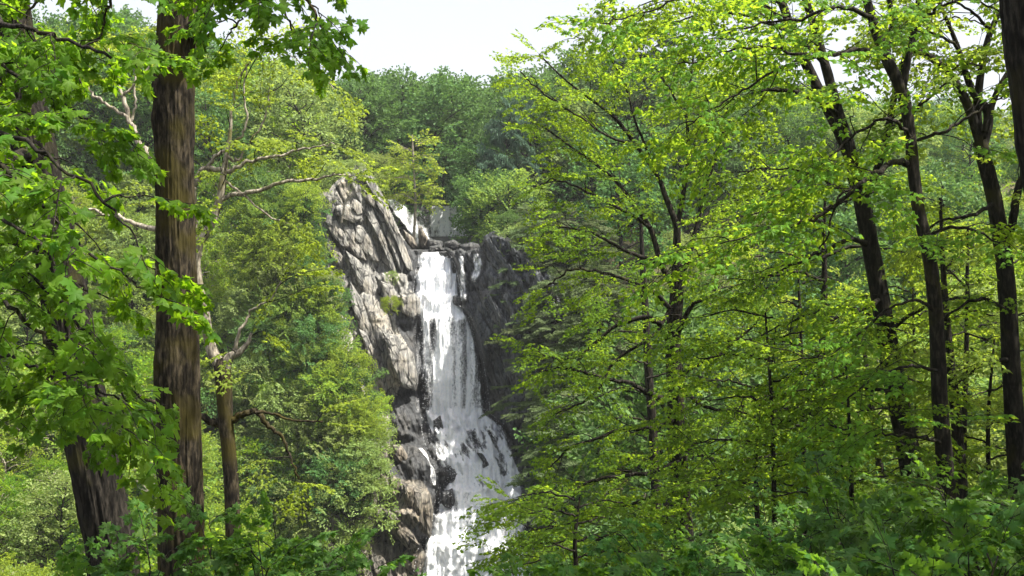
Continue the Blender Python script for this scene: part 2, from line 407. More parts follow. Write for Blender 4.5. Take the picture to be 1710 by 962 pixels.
def dress(rng, fol, wood, line, r0, t0=0.2, step=0.5, blen=1.6, sstep_=0.45, flat=0.35, sc=1.0, r1=0.006, tip=True, up=0.1, k=4, side=None, dens=1.0):
    """side branches off a limb, each carrying sprays in near-horizontal layers"""
    seg = np.linalg.norm(np.diff(line, axis=0), axis=1); cum = np.concatenate([[0], np.cumsum(seg)]); Lt = cum[-1]
    s = Lt * t0 + rng.uniform(0, step); sg = 1
    def at(s_): return np.array([np.interp(s_, cum, line[:, i]) for i in range(3)])
    while s < Lt:
        t = s / Lt; p = at(s); tan = nrm(at(min(s + .05, Lt)) - at(max(s - .05, 0)))
        hz = np.cross(tan, [0, 0, 1]); hz = nrm(hz) if np.linalg.norm(hz) > .3 else nrm(np.append(rng.normal(0, 1, 2), 0))
        th = rng.uniform(0.6, 1.15)
        d = tan * math.cos(th) + hz * sg * math.sin(th) + rng.normal(0, flat, 3) * np.array([.6, .6, 1]) + np.array([0, 0, up])
        l = blen * (1 - 0.55 * t) * rng.uniform(.6, 1.2)
        q = limb_line(rng, p, p + nrm(d) * l, .10, 6, .05)
        wood.tube(q, np.linspace(r1 * 2.2, r1 * .7, 6), k)
        m = max(1, int(l / sstep_))
        for i in range(m):
            u = (i + .6) / m; pp = q[0] + (q[-1] - q[0]) * u
            j = u * 5; j0 = min(int(j), 4); pp = q[j0] + (q[j0 + 1] - q[j0]) * (j - j0)
            if rng.random() > dens: continue
            a = rng.uniform(.4, 1.1) * (1 if i % 2 else -1)
            dd = nrm(q[-1] - q[0]); dh = np.array([dd[0] * math.cos(a) - dd[1] * math.sin(a), dd[0] * math.sin(a) + dd[1] * math.cos(a), dd[2] * .4 - .12 + rng.normal(0, .15)])
            fol.spray(rng, pp, dh, rng.normal(0, .3), sc * rng.uniform(.75, 1.15))
        fol.spray(rng, q[-1], q[-1] - q[-2] + np.array([0, 0, -.02]), rng.normal(0, .25), sc)
        s += step * rng.uniform(.7, 1.3); sg = -sg
    if tip: fol.spray(rng, line[-1], line[-1] - line[-2], 0, sc)

def finish_tree(root, fol, wood, lmat, wmat, part='crown', leaves=0, frame_only=True, tmpl_name='leaf', leaf_label=None):
    Pp, X, Nn, Sz = fol.arrays()
    keep = np.ones(len(Pp), bool)
    if leaves:
        px, py, d = proj(Pp + np.array(root.location))
        ok = (px > -10) & (px < 1720) & (py > -10) & (py < 972) & (d > 1)
        idx = np.where(ok)[0]
        if len(idx):
            score = Sz[idx] / d[idx]
            idx = idx[np.argsort(-score)[:leaves]]
            V, F = fol.t
            me = mesh(tmpl_name, V, F, True, lmat)
            Xn = nrm(X[idx]); Nq = nrm(Nn[idx] - Xn * (Xn * Nn[idx]).sum(-1, keepdims=True)); Y = np.cross(Nq, Xn)
            from mathutils import Matrix
            for i, a in enumerate(idx):
                o = bpy.data.objects.new(tmpl_name, me); COL.objects.link(o); o.parent = root
                s_ = Sz[a]; Mx = Matrix([[*(Xn[i] * s_)], [*(Y[i] * s_ * (.78 + .4 * (i * .618 % 1)))], [*(Nq[i] * s_ * (.3 + 2.2 * (i * .414 % 1)))]]).transposed().to_4x4()
                Mx.translation = Pp[a]; o.matrix_local = Mx
            keep[idx] = False
    if keep.any():
        V, F = leaf_geo(fol.t, Pp[keep], X[keep], Nn[keep], Sz[keep])
        obj(part, mesh(part, V, F, False, lmat), root, kind='stuff')
    if fol.tg.n: obj('twigs', fol.tg.mesh('twigs', wmat), root, kind='stuff')
    if wood is not None and wood.n: obj('branches', wood.mesh('branches', wmat, True), root, kind='stuff')

# ------------------------------------------------------------------ terrain
CT = np.array([
    (0, -8, -1.4), (-12, -8, -1.8), (12, -8, -1.0), (0, 2, -1.9), (0, 8, -3.4), (-4, 12, -4.6), (-12, 12, -5.2), (7, 8, -2.6), (5, 14, -3.6), (12, 20, -2.8), (20, 20, -1.5),
    (16, 8, -1.2), (3, 24, -6.5), (-8, 25, -11), (-20, 25, -12), (8, 30, -5.5), (20, 35, -3), (35, 35, 0), (-6, 45, -21), (-5, 58, -19), (-15, 45, -18),
    (-25, 45, -14), (-40, 45, -8), (6, 42, -11), (15, 50, -6), (30, 55, -1), (-12, 66, -12), (-13, 75, -2), (-20, 60, -12), (-20, 75, 0), (-30, 75, 3),
    (-30, 60, -7), (-45, 75, 6), (-14, 90, 13), (-30, 95, 15), (-50, 100, 19), (7, 72, -3), (8, 85, 8), (15, 75, 2), (15, 95, 12), (30, 80, 8),
    (30, 100, 15), (50, 90, 15), (0, 104, 12), (0, 120, 14), (-20, 125, 19), (20, 125, 17), (0, 160, 21), (-60, 160, 30), (60, 160, 28), (0, 230, 26), (90, 90, 22), (-90, 90, 22), (60, 20, 4), (-60, 20, -6)], float)
def _tps(r): return np.where(r > 0, r * r * np.log(r + 1e-9), 0)
_A = _tps(np.linalg.norm(CT[:, None, :2] - CT[None, :, :2], axis=-1)) + np.eye(len(CT)) * 20
_Pm = np.column_stack([np.ones(len(CT)), CT[:, :2]])
_W = np.linalg.solve(np.block([[_A, _Pm], [_Pm.T, np.zeros((3, 3))]]), np.concatenate([CT[:, 2], np.zeros(3)]))
def ground(x, y):
    x = np.asarray(x, float); y = np.asarray(y, float)
    xc = np.clip(x, -95, 95); yc = np.clip(y, -12, 230)
    r = np.linalg.norm(st(xc, yc)[..., None, :] - CT[:, :2], axis=-1)
    z = _tps(r) @ _W[:-3] + _W[-3] + _W[-2] * xc + _W[-1] * yc
    z = z + fbm(st(x * .25, y * .25, 0), 3, 3) * .5
    m = sstep(62, 66, y) * (1 - sstep(93, 97, y)) * sstep(-17, -13.5, x) * (1 - sstep(4, 7, x))
    z = z * (1 - m) + np.minimum(z, -22) * m
    m2 = sstep(95, 96.5, y) * (1 - sstep(103.2, 104.2, y)) * sstep(-13, -11.5, x) * (1 - sstep(-3.5, -2, x))
    return z * (1 - m2) + np.minimum(z, 9.0) * m2

def terrain():
    u = np.linspace(-1, 1, 260); gx = np.sinh(u * 4.2) / math.sinh(4.2) * 1500
    v = np.linspace(0, 1, 300); gy = -20 + np.sinh(v * 3.9) / math.sinh(3.9) * 1800
    X, Y = np.meshgrid(gx, gy); Z = ground(X, Y)
    V = np.stack([X, Y, Z], -1).reshape(-1, 3); n, m = X.shape
    i = np.arange(n - 1)[:, None] * m + np.arange(m - 1)[None]
    F = np.stack([i, i + 1, i + m + 1, i + m], -1).reshape(-1, 4)
    obj('ground', mesh('ground', V, F, True, M['ground']), kind='structure')
terrain()

# ------------------------------------------------------------------ cliff and channel
WL = lambda py: np.interp(py, [418, 426, 450, 490, 510, 530, 600, 680, 700, 716, 735, 750, 790, 815, 850, 900, 962, 1080],
                          [706, 703, 698, 694, 697, 698, 700, 702, 712, 712, 716, 722, 738, 740, 726, 712, 700, 690])
WR = lambda py: np.interp(py, [418, 430, 445, 470, 500, 515, 530, 560, 600, 650, 690, 700, 720, 750, 790, 850, 962, 1080],
                          [742, 752, 757, 762, 766, 770, 782, 792, 801, 808, 812, 824, 848, 862, 872, 880, 885, 890])
DC = lambda py: np.interp(py, [418, 430, 452, 460, 486, 494, 520, 532, 690, 700, 714, 722, 738, 746, 762, 770, 790, 812, 822, 850, 858, 900, 908, 962, 1090],
                          [84.6, 84.1, 83.8, 83.0, 82.7, 81.9, 81.5, 80.8, 79.6, 79.0, 78.8, 77.6, 77.4, 76.5, 76.2, 75.5, 75.2, 74.6, 73.2, 72.9, 72.0, 71.7, 70.9, 70.3, 67.5])
RIDGE = ([440, 500, 545, 575, 603, 625, 650, 668, 685, 700, 712, 730, 745, 756, 768, 778, 790, 800, 808, 822, 840, 860, 900, 980],
         [340, 335, 328, 296, 271, 300, 352, 392, 418, 419, 419, 420, 415, 421, 417, 422, 418, 416, 402, 394, 398, 416, 450, 490])
DW = lambda px, py: DC(py + (14 * fbm(st(px / 13, py / 60, 3), 3, 131) + 5 * fbm(st(px / 4, py / 40, 3), 2, 133)) * sstep(424, 436, py))
def depth_field(px, py):
    L, R = WL(np.maximum(py, 418)), WR(np.maximum(py, 418))
    dl = np.maximum(L - px, 0); dr = np.maximum(px - R, 0)
    D = DW(px, py)
    # left cliff runs forward to the left, right cliff to the right, each with a lip at the water
    D = D - 0.55 * sstep(0, 8, dl) - 0.034 * dl - 0.9 * sstep(0, 6, dr) - 0.045 * dr
    ridge = np.interp(px, *RIDGE)
    top = np.maximum(ridge - py, 0)
    # strata coordinates: beds dip down to the right
    a = radians(64)
    u = (px * math.sin(a) - py * math.cos(a)); v = (px * math.cos(a) + py * math.sin(a))
    wob = fbm(st(u / 60, v / 160, 1), 3, 11) * 16
    def saw(per, amp, seed, vw=220):
        q = (u + wob) / per + fbm(st(u / 400, v / vw, seed), 2, seed) * .8
        f = q - np.floor(q); h = _hash(np.floor(q).astype(np.int64), (v / vw + _hash(np.floor(q).astype(np.int64), 0, 0, seed) * 3).astype(np.int64), 0, seed)
        return amp * (sstep(0, .16, f) * (1 - .8 * f) + .8 * h)
    left = sstep(0, 12, dl); right = sstep(0, 10, dr)
    calm = sstep(-.25, .3, fbm(st(px / 70, py / 110, 9), 3, 33))
    D = D - left * ((.35 + .65 * calm) * saw(31, .55, 21, 240) + (1 - .6 * calm) * saw(10, .16, 31, 60)) - right * (saw(9.5, .42, 41, 160) + saw(4.5, .22, 51, 90) + saw(30, .4, 61))
    D = D + fbm(st(px / 42, py / 60, 0), 4, 71) * 0.9 * np.maximum(left, right) + fbm(st(px / 9, py / 9, 2), 4, 81) * .22
    # undercut blocks beside the fall
    blk = lambda cx, cy, sx, sy, h: h * np.exp(-(((px - cx) / sx) ** 2 + ((py - cy) / sy) ** 2) ** 2)
    D = D - blk(672, 610, 26, 42, 1.6) - blk(683, 515, 16, 30, 1.2) - blk(680, 700, 26, 30, 1.3) - blk(700, 775, 22, 26, 1.1) - blk(690, 860, 34, 44, 2.2) \
          - blk(748, 792, 20, 22, .9) + blk(690, 655, 22, 12, 1.6) + blk(835, 640, 30, 60, 1.8) - blk(728, 512, 12, 14, .6)
    rough = fbm(st(px / 22, py / 16, 5), 4, 91); inside = (dl + dr) == 0
    D = D - inside * (.6 * rough + sstep(715, 740, py) * (1 - sstep(790, 806, py)) * .5 * np.abs(fbm(st(px / 30 - py / 40, py / 60, 4), 3, 95)))
    D = D + .11 * np.maximum(548 - px, 0) + .12 * np.maximum(px - 925, 0)
    # behind the rim everything recedes
    D = D + top * 0.16 + sstep(0, 3, top) * .7
    return D
def relief(px0, px1, py0, py1, step):
    X, Y = np.meshgrid(np.arange(px0, px1 + .1, step), np.arange(py0, py1 + .1, step))
    return X, Y, depth_field(X, Y)
def cliff():
    X, Y, D = relief(440, 980, 262, 1084, 1.7)
    # basin behind the lip
    ridge = np.interp(X, *RIDGE)
    V = P(X, Y, D); n, m = X.shape
    # fracture lines in the left face, each a real groove
    i = np.arange(n - 1)[:, None] * m + np.arange(m - 1)[None]
    F = np.stack([i, i + m, i + m + 1, i + 1], -1)
    L, R = WL(np.maximum(Y, 418)), WR(np.maximum(Y, 418))
    c = (X[:-1, :-1]); cy = Y[:-1, :-1]
    wet = (c > L[:-1, :-1] - 26 - 12 * np.sin(cy * .05)) & (c < R[:-1, :-1] + 8 + 30 * sstep(560, 700, cy)) & (cy > 400)
    wet |= (c > 650) & (c < 720) & (cy > 660) & (cy < 800)
    wet |= (c > 688) & (c < 812) & (cy > 395) & (cy < 500)
    shaded_slate = c > R[:-1, :-1]
    top = np.interp(c, *RIDGE) - cy
    keep = top < np.where((c > 612) & (c < 806), 3, 9)
    brown = (cy > 745) & (c < L[:-1, :-1])
    idx = np.where(wet, 1, np.where(brown, 2, np.where(shaded_slate, 3, 0)))[keep]
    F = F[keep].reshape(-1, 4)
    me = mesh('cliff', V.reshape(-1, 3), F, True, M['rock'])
    me.materials.append(M['wetrock']); me.materials.append(M['brownrock']); me.materials.append(M['shaded_slate'])
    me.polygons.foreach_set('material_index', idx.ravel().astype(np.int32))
    return obj('cliff', me, kind='structure')
CLIFF = cliff()

def rock_from_outline(name, poly, d, thick, mat, parent=None, seed=0, bulge=.35, tilt=(0, 0), **props):
    """solid rock block: closed outline given in the picture plane, real distance and thickness, roughened"""
    poly = np.array(poly, float)
    q = np.concatenate([poly, poly[:1]]); seg = np.linalg.norm(np.diff(q, axis=0), axis=1); cum = np.concatenate([[0], np.cumsum(seg)])
    n = max(16, int(cum[-1] / 3)); s = np.linspace(0, cum[-1], n, endpoint=False)
    o = np.stack([np.interp(s, cum, q[:, i]) for i in (0, 1)], -1); c = o.mean(0)
    R = 7; rings = []
    for j, (sc, dd) in enumerate([(1.0, thick), (1.03, thick * .6), (1.02, thick * .2), (.96, 0), (.86, -bulge * .5), (.6, -bulge * .9), (.3, -bulge)]):
        w_ = c + (o - c) * sc + fbm(st(o[:, 0] / 9, o[:, 1] / 9, j * .7 + seed), 3, seed) [:, None] * 2.2
        dep = d + dd + (w_[:, 0] - c[0]) * tilt[0] + (w_[:, 1] - c[1]) * tilt[1] + fbm(st(w_[:, 0] / 10, w_[:, 1] / 14, seed), 3, seed + 5) * .3
        rings.append(P(w_[:, 0], w_[:, 1], dep))
    V = np.concatenate(rings + [P(c[0], c[1], d - bulge)[None], P(c[0], c[1], d + thick)[None]])
    i = np.arange(R - 1)[:, None] * n; j = np.arange(n)[None]; j2 = (j + 1) % n
    F = np.stack([i + j, i + n + j, i + n + j2, i + j2], -1).reshape(-1, 4)
    jj = np.arange(n); T1 = np.stack([(R - 1) * n + jj, np.full(n, R * n), (R - 1) * n + (jj + 1) % n], -1)
    T2 = np.stack([(jj + 1) % n, np.full(n, R * n + 1), jj], -1)
    org = V.mean(0)
    o_ = obj(name, mesh(name, V - org, [F, np.concatenate([T1, T2])], False, mat), parent, **props)
    o_.location = [float(a) for a in org]
    return o_

# steep slabs of the left face (parts of the cliff)
SLABS = [  # outline, lean
    [(604, 268), (618, 290), (640, 330), (660, 372), (676, 410), (688, 440), (690, 456), (680, 450), (664, 412), (646, 376), (628, 338), (612, 306), (598, 280)],
    [(628, 336), (640, 352), (655, 388), (668, 424), (676, 446), (672, 460), (662, 440), (648, 404), (634, 370), (622, 344)],
    [(610, 340), (620, 342), (634, 372), (648, 410), (660, 444), (662, 462), (652, 452), (640, 420), (626, 388), (612, 360)],
    [(590, 332), (602, 336), (606, 356), (596, 360), (586, 348)],
    [(607, 316), (618, 318), (630, 336), (632, 350), (620, 344), (608, 330)],
    [(560, 345), (580, 340), (600, 352), (604, 366), (590, 372), (572, 366), (560, 358)],
    [(592, 376), (606, 372), (618, 390), (630, 420), (636, 440), (622, 438), (606, 420), (592, 398)],
    [(570, 372), (590, 380), (604, 410), (612, 436), (596, 430), (578, 404)],
    [(545, 352), (562, 366), (576, 392), (584, 412), (572, 414), (556, 396), (542, 370)],
    [(540, 385), (552, 398), (570, 424), (588, 450), (584, 462), (566, 446), (548, 420)],
    [(578, 420), (600, 436), (620, 462), (634, 500), (640, 540), (624, 530), (606, 490), (588, 452)],
    [(584, 470), (604, 500), (620, 545), (634, 590), (630, 604), (612, 580), (596, 535), (582, 495)],
    [(636, 470), (656, 478), (668, 500), (670, 530), (654, 520), (640, 498)],
    [(668, 490), (686, 484), (700, 500), (702, 524), (690, 534), (672, 522)],
    [(640, 556), (662, 560), (690, 590), (697, 630), (694, 652), (672, 646), (654, 610)],
    [(600, 550), (612, 556), (626, 590), (640, 625), (634, 632), (616, 604)],
]
for k, pl in enumerate(SLABS):
    c = np.mean(pl, 0)
    rock_from_outline('rock_slab', pl, float(depth_field(np.array(c[0]), np.array(c[1]))) - .35, 1.6, M['rock'], CLIFF, seed=k + 3, bulge=.25, tilt=(.045, -.01))
LOWER = [
    [(655, 742), (672, 745), (684, 766), (684, 780), (668, 776), (656, 760)],
    [(650, 790), (668, 800), (672, 826), (664, 850), (650, 830)],
    [(672, 806), (694, 812), (690, 850), (676, 846)],
    [(690, 815), (716, 822), (724, 850), (718, 898), (700, 884), (688, 850)],
    [(640, 850), (664, 858), (690, 890), (700, 910), (684, 920), (656, 890)],
    [(618, 750), (644, 752), (654, 780), (644, 800), (622, 780)],
    [(700, 905), (712, 930), (698, 965), (676, 950), (668, 925)],
]
for k, pl in enumerate(LOWER):
    c = np.mean(pl, 0)
    rock_from_outline('rock_block', pl, float(depth_field(np.array(c[0]), np.array(c[1]))) - .3, 1.8, M['brownrock'], CLIFF, seed=k + 30, bulge=.5, tilt=(.02, .0))
# thin tilted beds of the right face
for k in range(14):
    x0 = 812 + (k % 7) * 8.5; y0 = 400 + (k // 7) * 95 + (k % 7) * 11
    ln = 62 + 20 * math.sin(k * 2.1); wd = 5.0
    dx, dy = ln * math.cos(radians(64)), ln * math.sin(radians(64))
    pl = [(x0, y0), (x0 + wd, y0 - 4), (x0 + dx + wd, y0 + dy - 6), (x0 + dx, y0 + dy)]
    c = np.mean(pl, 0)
    rock_from_outline('rock_slab', pl, float(depth_field(np.array(c[0]), np.array(c[1]))) - .12, 1.2, M['shaded_slate'], CLIFF, seed=k + 60, bulge=.12, tilt=(-.03, 0))

# boulders in the water: things of their own
BOULD = [
    ([(796, 756), (806, 758), (824, 784), (818, 790), (800, 790), (806, 772)], 75.5, 'dark pointed boulder standing out of the white water on the lower ledge', 'wetrock'),
    ([(738, 822), (756, 816), (760, 836), (756, 852), (744, 848), (734, 836)], 73.2, 'blocky dark boulder splitting the stream below the ledge', 'wetrock'),
    ([(700, 746), (722, 742), (730, 760), (728, 776), (712, 770)], 77.2, 'rounded dark boulder with a thin rivulet running down its left side', 'wetrock'),
    ([(724, 784), (745, 780), (758, 800), (752, 812), (730, 812), (722, 800)], 74.9, 'smooth dark boulder under the rounded one with the rivulet', 'wetrock'),
    ([(724, 702), (736, 694), (742, 720), (734, 728), (724, 720)], 78.3, 'narrow dark boulder at the foot of the tall fall', 'wetrock'),
    ([(755, 494), (772, 494), (778, 508), (768, 514), (756, 508)], 81.0, 'small dark boulder at the right edge of the upper slide', 'wetrock'),
    ([(752, 432), (762, 426), (768, 444), (768, 474), (758, 466), (753, 450)], 83.0, 'dark upright rock parting the water just below the lip', 'wetrock'),
    ([(776, 428), (788, 424), (796, 440), (790, 470), (780, 492), (773, 470), (772, 444)], 83.0, 'taller dark rock between the two right hand strands below the lip', 'wetrock'),
    ([(742, 406), (758, 400), (770, 408), (766, 418), (746, 418)], 85.4, 'hump backed dark rock in the stream just above the lip, left of centre', 'wetrock'),
    ([(768, 410), (784, 404), (800, 408), (804, 420), (786, 424), (770, 420)], 84.4, 'broad dark rock on the lip touching the right rock face', 'wetrock'),
    ([(718, 412), (736, 409), (742, 418), (728, 423), (716, 421)], 84.3, 'small wet rock at the left end of the lip', 'wetrock'),
    ([(727, 420), (768, 418), (772, 426), (750, 431), (730, 429)], 83.6, 'flat dark ledge rock lying across the top of the fall', 'wetrock'),
    ([(698, 378), (704, 378), (716, 402), (714, 418), (700, 412)], 86.5, 'pointed grey rock standing left of the stream above the lip', 'brownrock'),
    ([(674, 384), (690, 396), (698, 412), (690, 418), (676, 402)], 86.0, 'slanting grey rock beside the pointed one above the lip', 'brownrock'),
    ([(714, 400), (738, 402), (742, 412), (730, 416), (714, 414)], 86.2, 'low dark rock in the stream behind the lip', 'wetrock'),
    ([(866, 766), (884, 760), (890, 790), (876, 796), (864, 786)], 75.2, 'dark boulder at the right end of the lower ledge', 'wetrock'),
]
for k, (pl, d, lab, mt) in enumerate(BOULD):
    cc = np.mean(pl, 0)
    if cc[1] > 426: d = min(d, float(DC(cc[1])) - .95)
    rock_from_outline('boulder', pl, d, 1.0, M[mt], None, seed=k + 100, bulge=.4, label=lab, category='boulder')
rock_from_outline('boulder', [(640, 284), (662, 286), (668, 296), (650, 302), (636, 298)], 108, 2.0, M['rock'], None, seed=140, label='brown rock outcrop among the trees above the upper cascade', category='boulder')

# ------------------------------------------------------------------ water
def water_sheet(name, t, Lf, Rf, depf, densf, mat, ns=70, parent=None, kind='structure', **props):
    t = np.asarray(t, float); s = np.linspace(0, 1, ns)
    Sg, T = np.meshgrid(s, t); L, R = Lf(T), Rf(T)
    X = L + (R - L) * Sg + fbm(st(T / 14, Sg * 0 + (Sg > .5) * 9, 1), 3, 201) * 5 * np.abs(Sg * 2 - 1) ** 3
    D = depf(X, T, Sg)
    V = P(X, T, D); n, m = X.shape
    i = np.arange(n - 1)[:, None] * m + np.arange(m - 1)[None]
    F = np.stack([i, i + m, i + m + 1, i + 1], -1).reshape(-1, 4)
    me = mesh(name, V.reshape(-1, 3), F, True, mat)
    uv = me.uv_layers.new(name='UVMap')
    vi = F.ravel(); mper = 1 / 24.0
    # flow coordinates: distance across / along
    U = np.stack([X * mper, T * mper], -1).reshape(-1, 2)
    uv.data.foreach_set('uv', U[vi].astype(np.float32).ravel())
    at = me.attributes.new('dens', 'FLOAT', 'POINT'); at.data.foreach_set('value', densf(X, T, Sg).astype(np.float32).ravel())
    return obj(name, me, parent, kind=kind, **props)
def smooth_depth(X, T):   # water surface: bed averaged, a little proud of it
    return DC(T)
def dens_main(X, T, Sg):
    e = np.minimum(Sg, 1 - Sg)
    d = -0.30 + 0.62 * sstep(0, .07, e)
    d += .35 * (1 - sstep(500, 530, T))                                # bright slide
    strands = fbm(st(X / 9, T / 260, 3), 3, 211)
    fall = sstep(520, 545, T) * (1 - sstep(672, 700, T))
    d += fall * (strands * .55 - .10 + .22 * np.exp(-((Sg - .42) / .13) ** 2) - .14 * sstep(.78, .97, Sg) - .5 * np.exp(-((X - 726) / 8) ** 2 - ((T - 535) / 42) ** 2))
    d -= fall * .45 * sstep(.20, .02, Sg)
    low = sstep(690, 715, T) * (1 - sstep(800, 820, T)); d += low * (-.04 + 1.15 * fbm(st(X / 15 - T / 34, T / 30, 8), 4, 214, .65) + .35 * fbm(st(X / 4 - T / 9, T / 22, 3), 2, 219))
    d += sstep(815, 830, T) * .5 * fbm(st(X / 14, T / 60, 4), 3, 217)
    d += sstep(676, 700, T) * (1 - sstep(700, 735, T)) * .30
    d += sstep(815, 840, T) * .12 + sstep(870, 910, T) * (1 - sstep(.35, .7, Sg)) * .35
    return d
def dep_main(X, T, Sg):
    d = DW(X, T) - .6
    flow = fbm(st(X / 7, T / 55, 1), 4, 221)
    d = d - .38 * flow - .25 * fbm(st(X / 16, T / 18, 6), 4, 225) * (1 - .6 * sstep(525, 545, T) * (1 - sstep(680, 700, T)))
    d = d - .5 * (1 - (Sg * 2 - 1) ** 2)
    return d
FALL = water_sheet('waterfall', np.arange(421, 1085, 1.5), WL, WR, dep_main, dens_main, M['water'], 90)
# right hand strands below the lip
water_sheet('water_strand', np.arange(428, 512, 2), lambda T: np.interp(T, [428, 470, 512], [766, 767, 764]), lambda T: np.interp(T, [428, 470, 512], [775, 779, 784]),
            lambda X, T, s: depth_field(X, T) - .45 - .2 * fbm(st(X / 5, T / 30, 1), 3, 5), lambda X, T, s: .12 - .7 * sstep(490, 512, T) - .5 * sstep(.3, .0, np.minimum(s, 1 - s)), M['veil'], 12, FALL, 'thing')
water_sheet('water_strand', np.arange(424, 478, 2), lambda T: np.interp(T, [424, 450, 478], [788, 789, 781]), lambda T: np.interp(T, [424, 440, 478], [804, 808, 795]),
            lambda X, T, s: depth_field(X, T) - .45 - .2 * fbm(st(X / 5, T / 30, 1), 3, 6), lambda X, T, s: .10 - .7 * sstep(462, 478, T) - .5 * sstep(.3, .0, np.minimum(s, 1 - s)), M['veil'], 14, FALL, 'thing')
water_sheet('water_strand', np.arange(560, 690, 3), lambda T: 694 + 0 * T, lambda T: 701 + 0 * T,
            lambda X, T, s: depth_field(X, T) - .3 - .2 * fbm(st(X / 5, T / 30, 1), 3, 7), lambda X, T, s: -.15 + .0 * X, M['veil'], 8, FALL, 'thing')
water_sheet('rivulet', np.arange(748, 812, 2), lambda T: np.interp(T, [748, 765, 780, 812], [697, 712, 718, 724]), lambda T: np.interp(T, [748, 765, 780, 812], [703, 717, 723, 729]),
            lambda X, T, s: DC(T) - 2.75 - .0 * X, lambda X, T, s: .15 + .0 * X, M['veil'], 6, FALL, 'thing')
# stream behind the lip, bright chute and the weir
def quad_sheet(name, X, Y, D, mat, smooth=True, **props):
    V = P(X, Y, D); n, m = X.shape
    i = np.arange(n - 1)[:, None] * m + np.arange(m - 1)[None]
    F = np.stack([i, i + m, i + m + 1, i + 1], -1).reshape(-1, 4)
    return obj(name, mesh(name, V.reshape(-1, 3), F, smooth, mat), **props)
X, Y = np.meshgrid(np.arange(600, 900, 3), np.arange(340, 424, 1.5))
Db = np.interp(Y, [340, 352, 392, 400, 412, 424], [106, 103.6, 102.2, 98, 88, 85.0]) + fbm(st(X / 14, Y / 6, 2), 4, 301) * .5
quad_sheet('stream_bed', X, Y, Db, M['wetrock'], kind='structure')
water_sheet('upper_cascade', np.arange(331, 410, 2), lambda T: np.interp(T, [331, 350, 380, 410], [642, 652, 676, 702]), lambda T: np.interp(T, [331, 345, 370, 395, 410], [672, 690, 708, 728, 745]),
            lambda X, T, s: np.interp(T, [331, 410], [100, 87.0]) - .3 * fbm(st(X / 6, T / 10, 1), 3, 8), lambda X, T, s: .16 - .75 * sstep(.5, 1, s) - .5 * sstep(.12, 0, s) + .5 * fbm(st(X / 9, T / 12, 7), 3, 19), M['water'], 40)
wr = thing('weir', 'low stone weir with thin water running over it behind the small birch', 'weir')
rg = np.random.default_rng(9)
base = P(690, 395, 102.0)
wg = Geo()
row_h = .46
bx_me = {}
def stone_mesh(wd, hh, dp, seed):
    r = np.random.default_rng(seed)
    V = np.array([(x, y, z) for x in (-.5, .5) for y in (-.5, .5) for z in (-.5, .5)], float) * (wd, dp, hh) * (.94) + r.normal(0, .03, (8, 3))
    F = [(0, 1, 3, 2), (4, 6, 7, 5), (0, 4, 5, 1), (2, 3, 7, 6), (0, 2, 6, 4), (1, 5, 7, 3)]
    return mesh('stone', V, np.array(F), False, M['wetrock'])
SM = [stone_mesh(.85, row_h, .7, q) for q in range(5)]
for row in range(6):
    for k in range(8):
        p = P(690 + k * 16 + (row % 2) * 8, 395, 102.0)
        o = obj('stone', SM[(row * 3 + k) % 5], wr); o.location = (float(p[0]), float(p[1] + rg.uniform(-.08, .08) + row * .1), float(p[2] + .2 + row * row_h))
water_sheet('water_veil', np.arange(344, 398, 2), lambda T: 688 + 0 * T, lambda T: 815 + 0 * T, lambda X, T, s: 101.2 - (T - 344) * .012 + 0 * X,
            lambda X, T, s: .02 + .35 * fbm(st(X / 14, T / 50, 5), 2, 12), M['veil'], 50, wr, 'thing')

# spray: tiny drops thrown off the falls
def spray_drops():
    r = np.random.default_rng(77); n = 26000
    T = r.uniform(425, 1000, n); Sg = np.clip(r.normal(.5, .34, n), -.06, 1.06)
    L, R = WL(T), WR(T); X = L + (R - L) * Sg
    D = DC(T) - .9 - r.exponential(.45, n)
    keep = r.random(n) < np.clip(dens_main(X, T, np.clip(Sg, .02, .98)) + .8, .1, 1)
    X, T, D = X[keep], T[keep], D[keep]; n = len(X)
    p = P(X, T, D); a = nrm(r.normal(0, 1, (n, 3)) * [1, 1, 2]); b = r.normal(0, 1, (n, 3)); sz = r.uniform(.02, .055, n)
    V, F = leaf_geo((np.array([(-.6, 0, 0), (0, .4, .2), (.6, 0, 0), (0, -.4, .2)]), np.array([(0, 1, 2), (0, 2, 3)])), p, a, b, sz)
    obj('water_drops', mesh('water_drops', V, F, False, M['foam']), kind='stuff')
spray_drops()

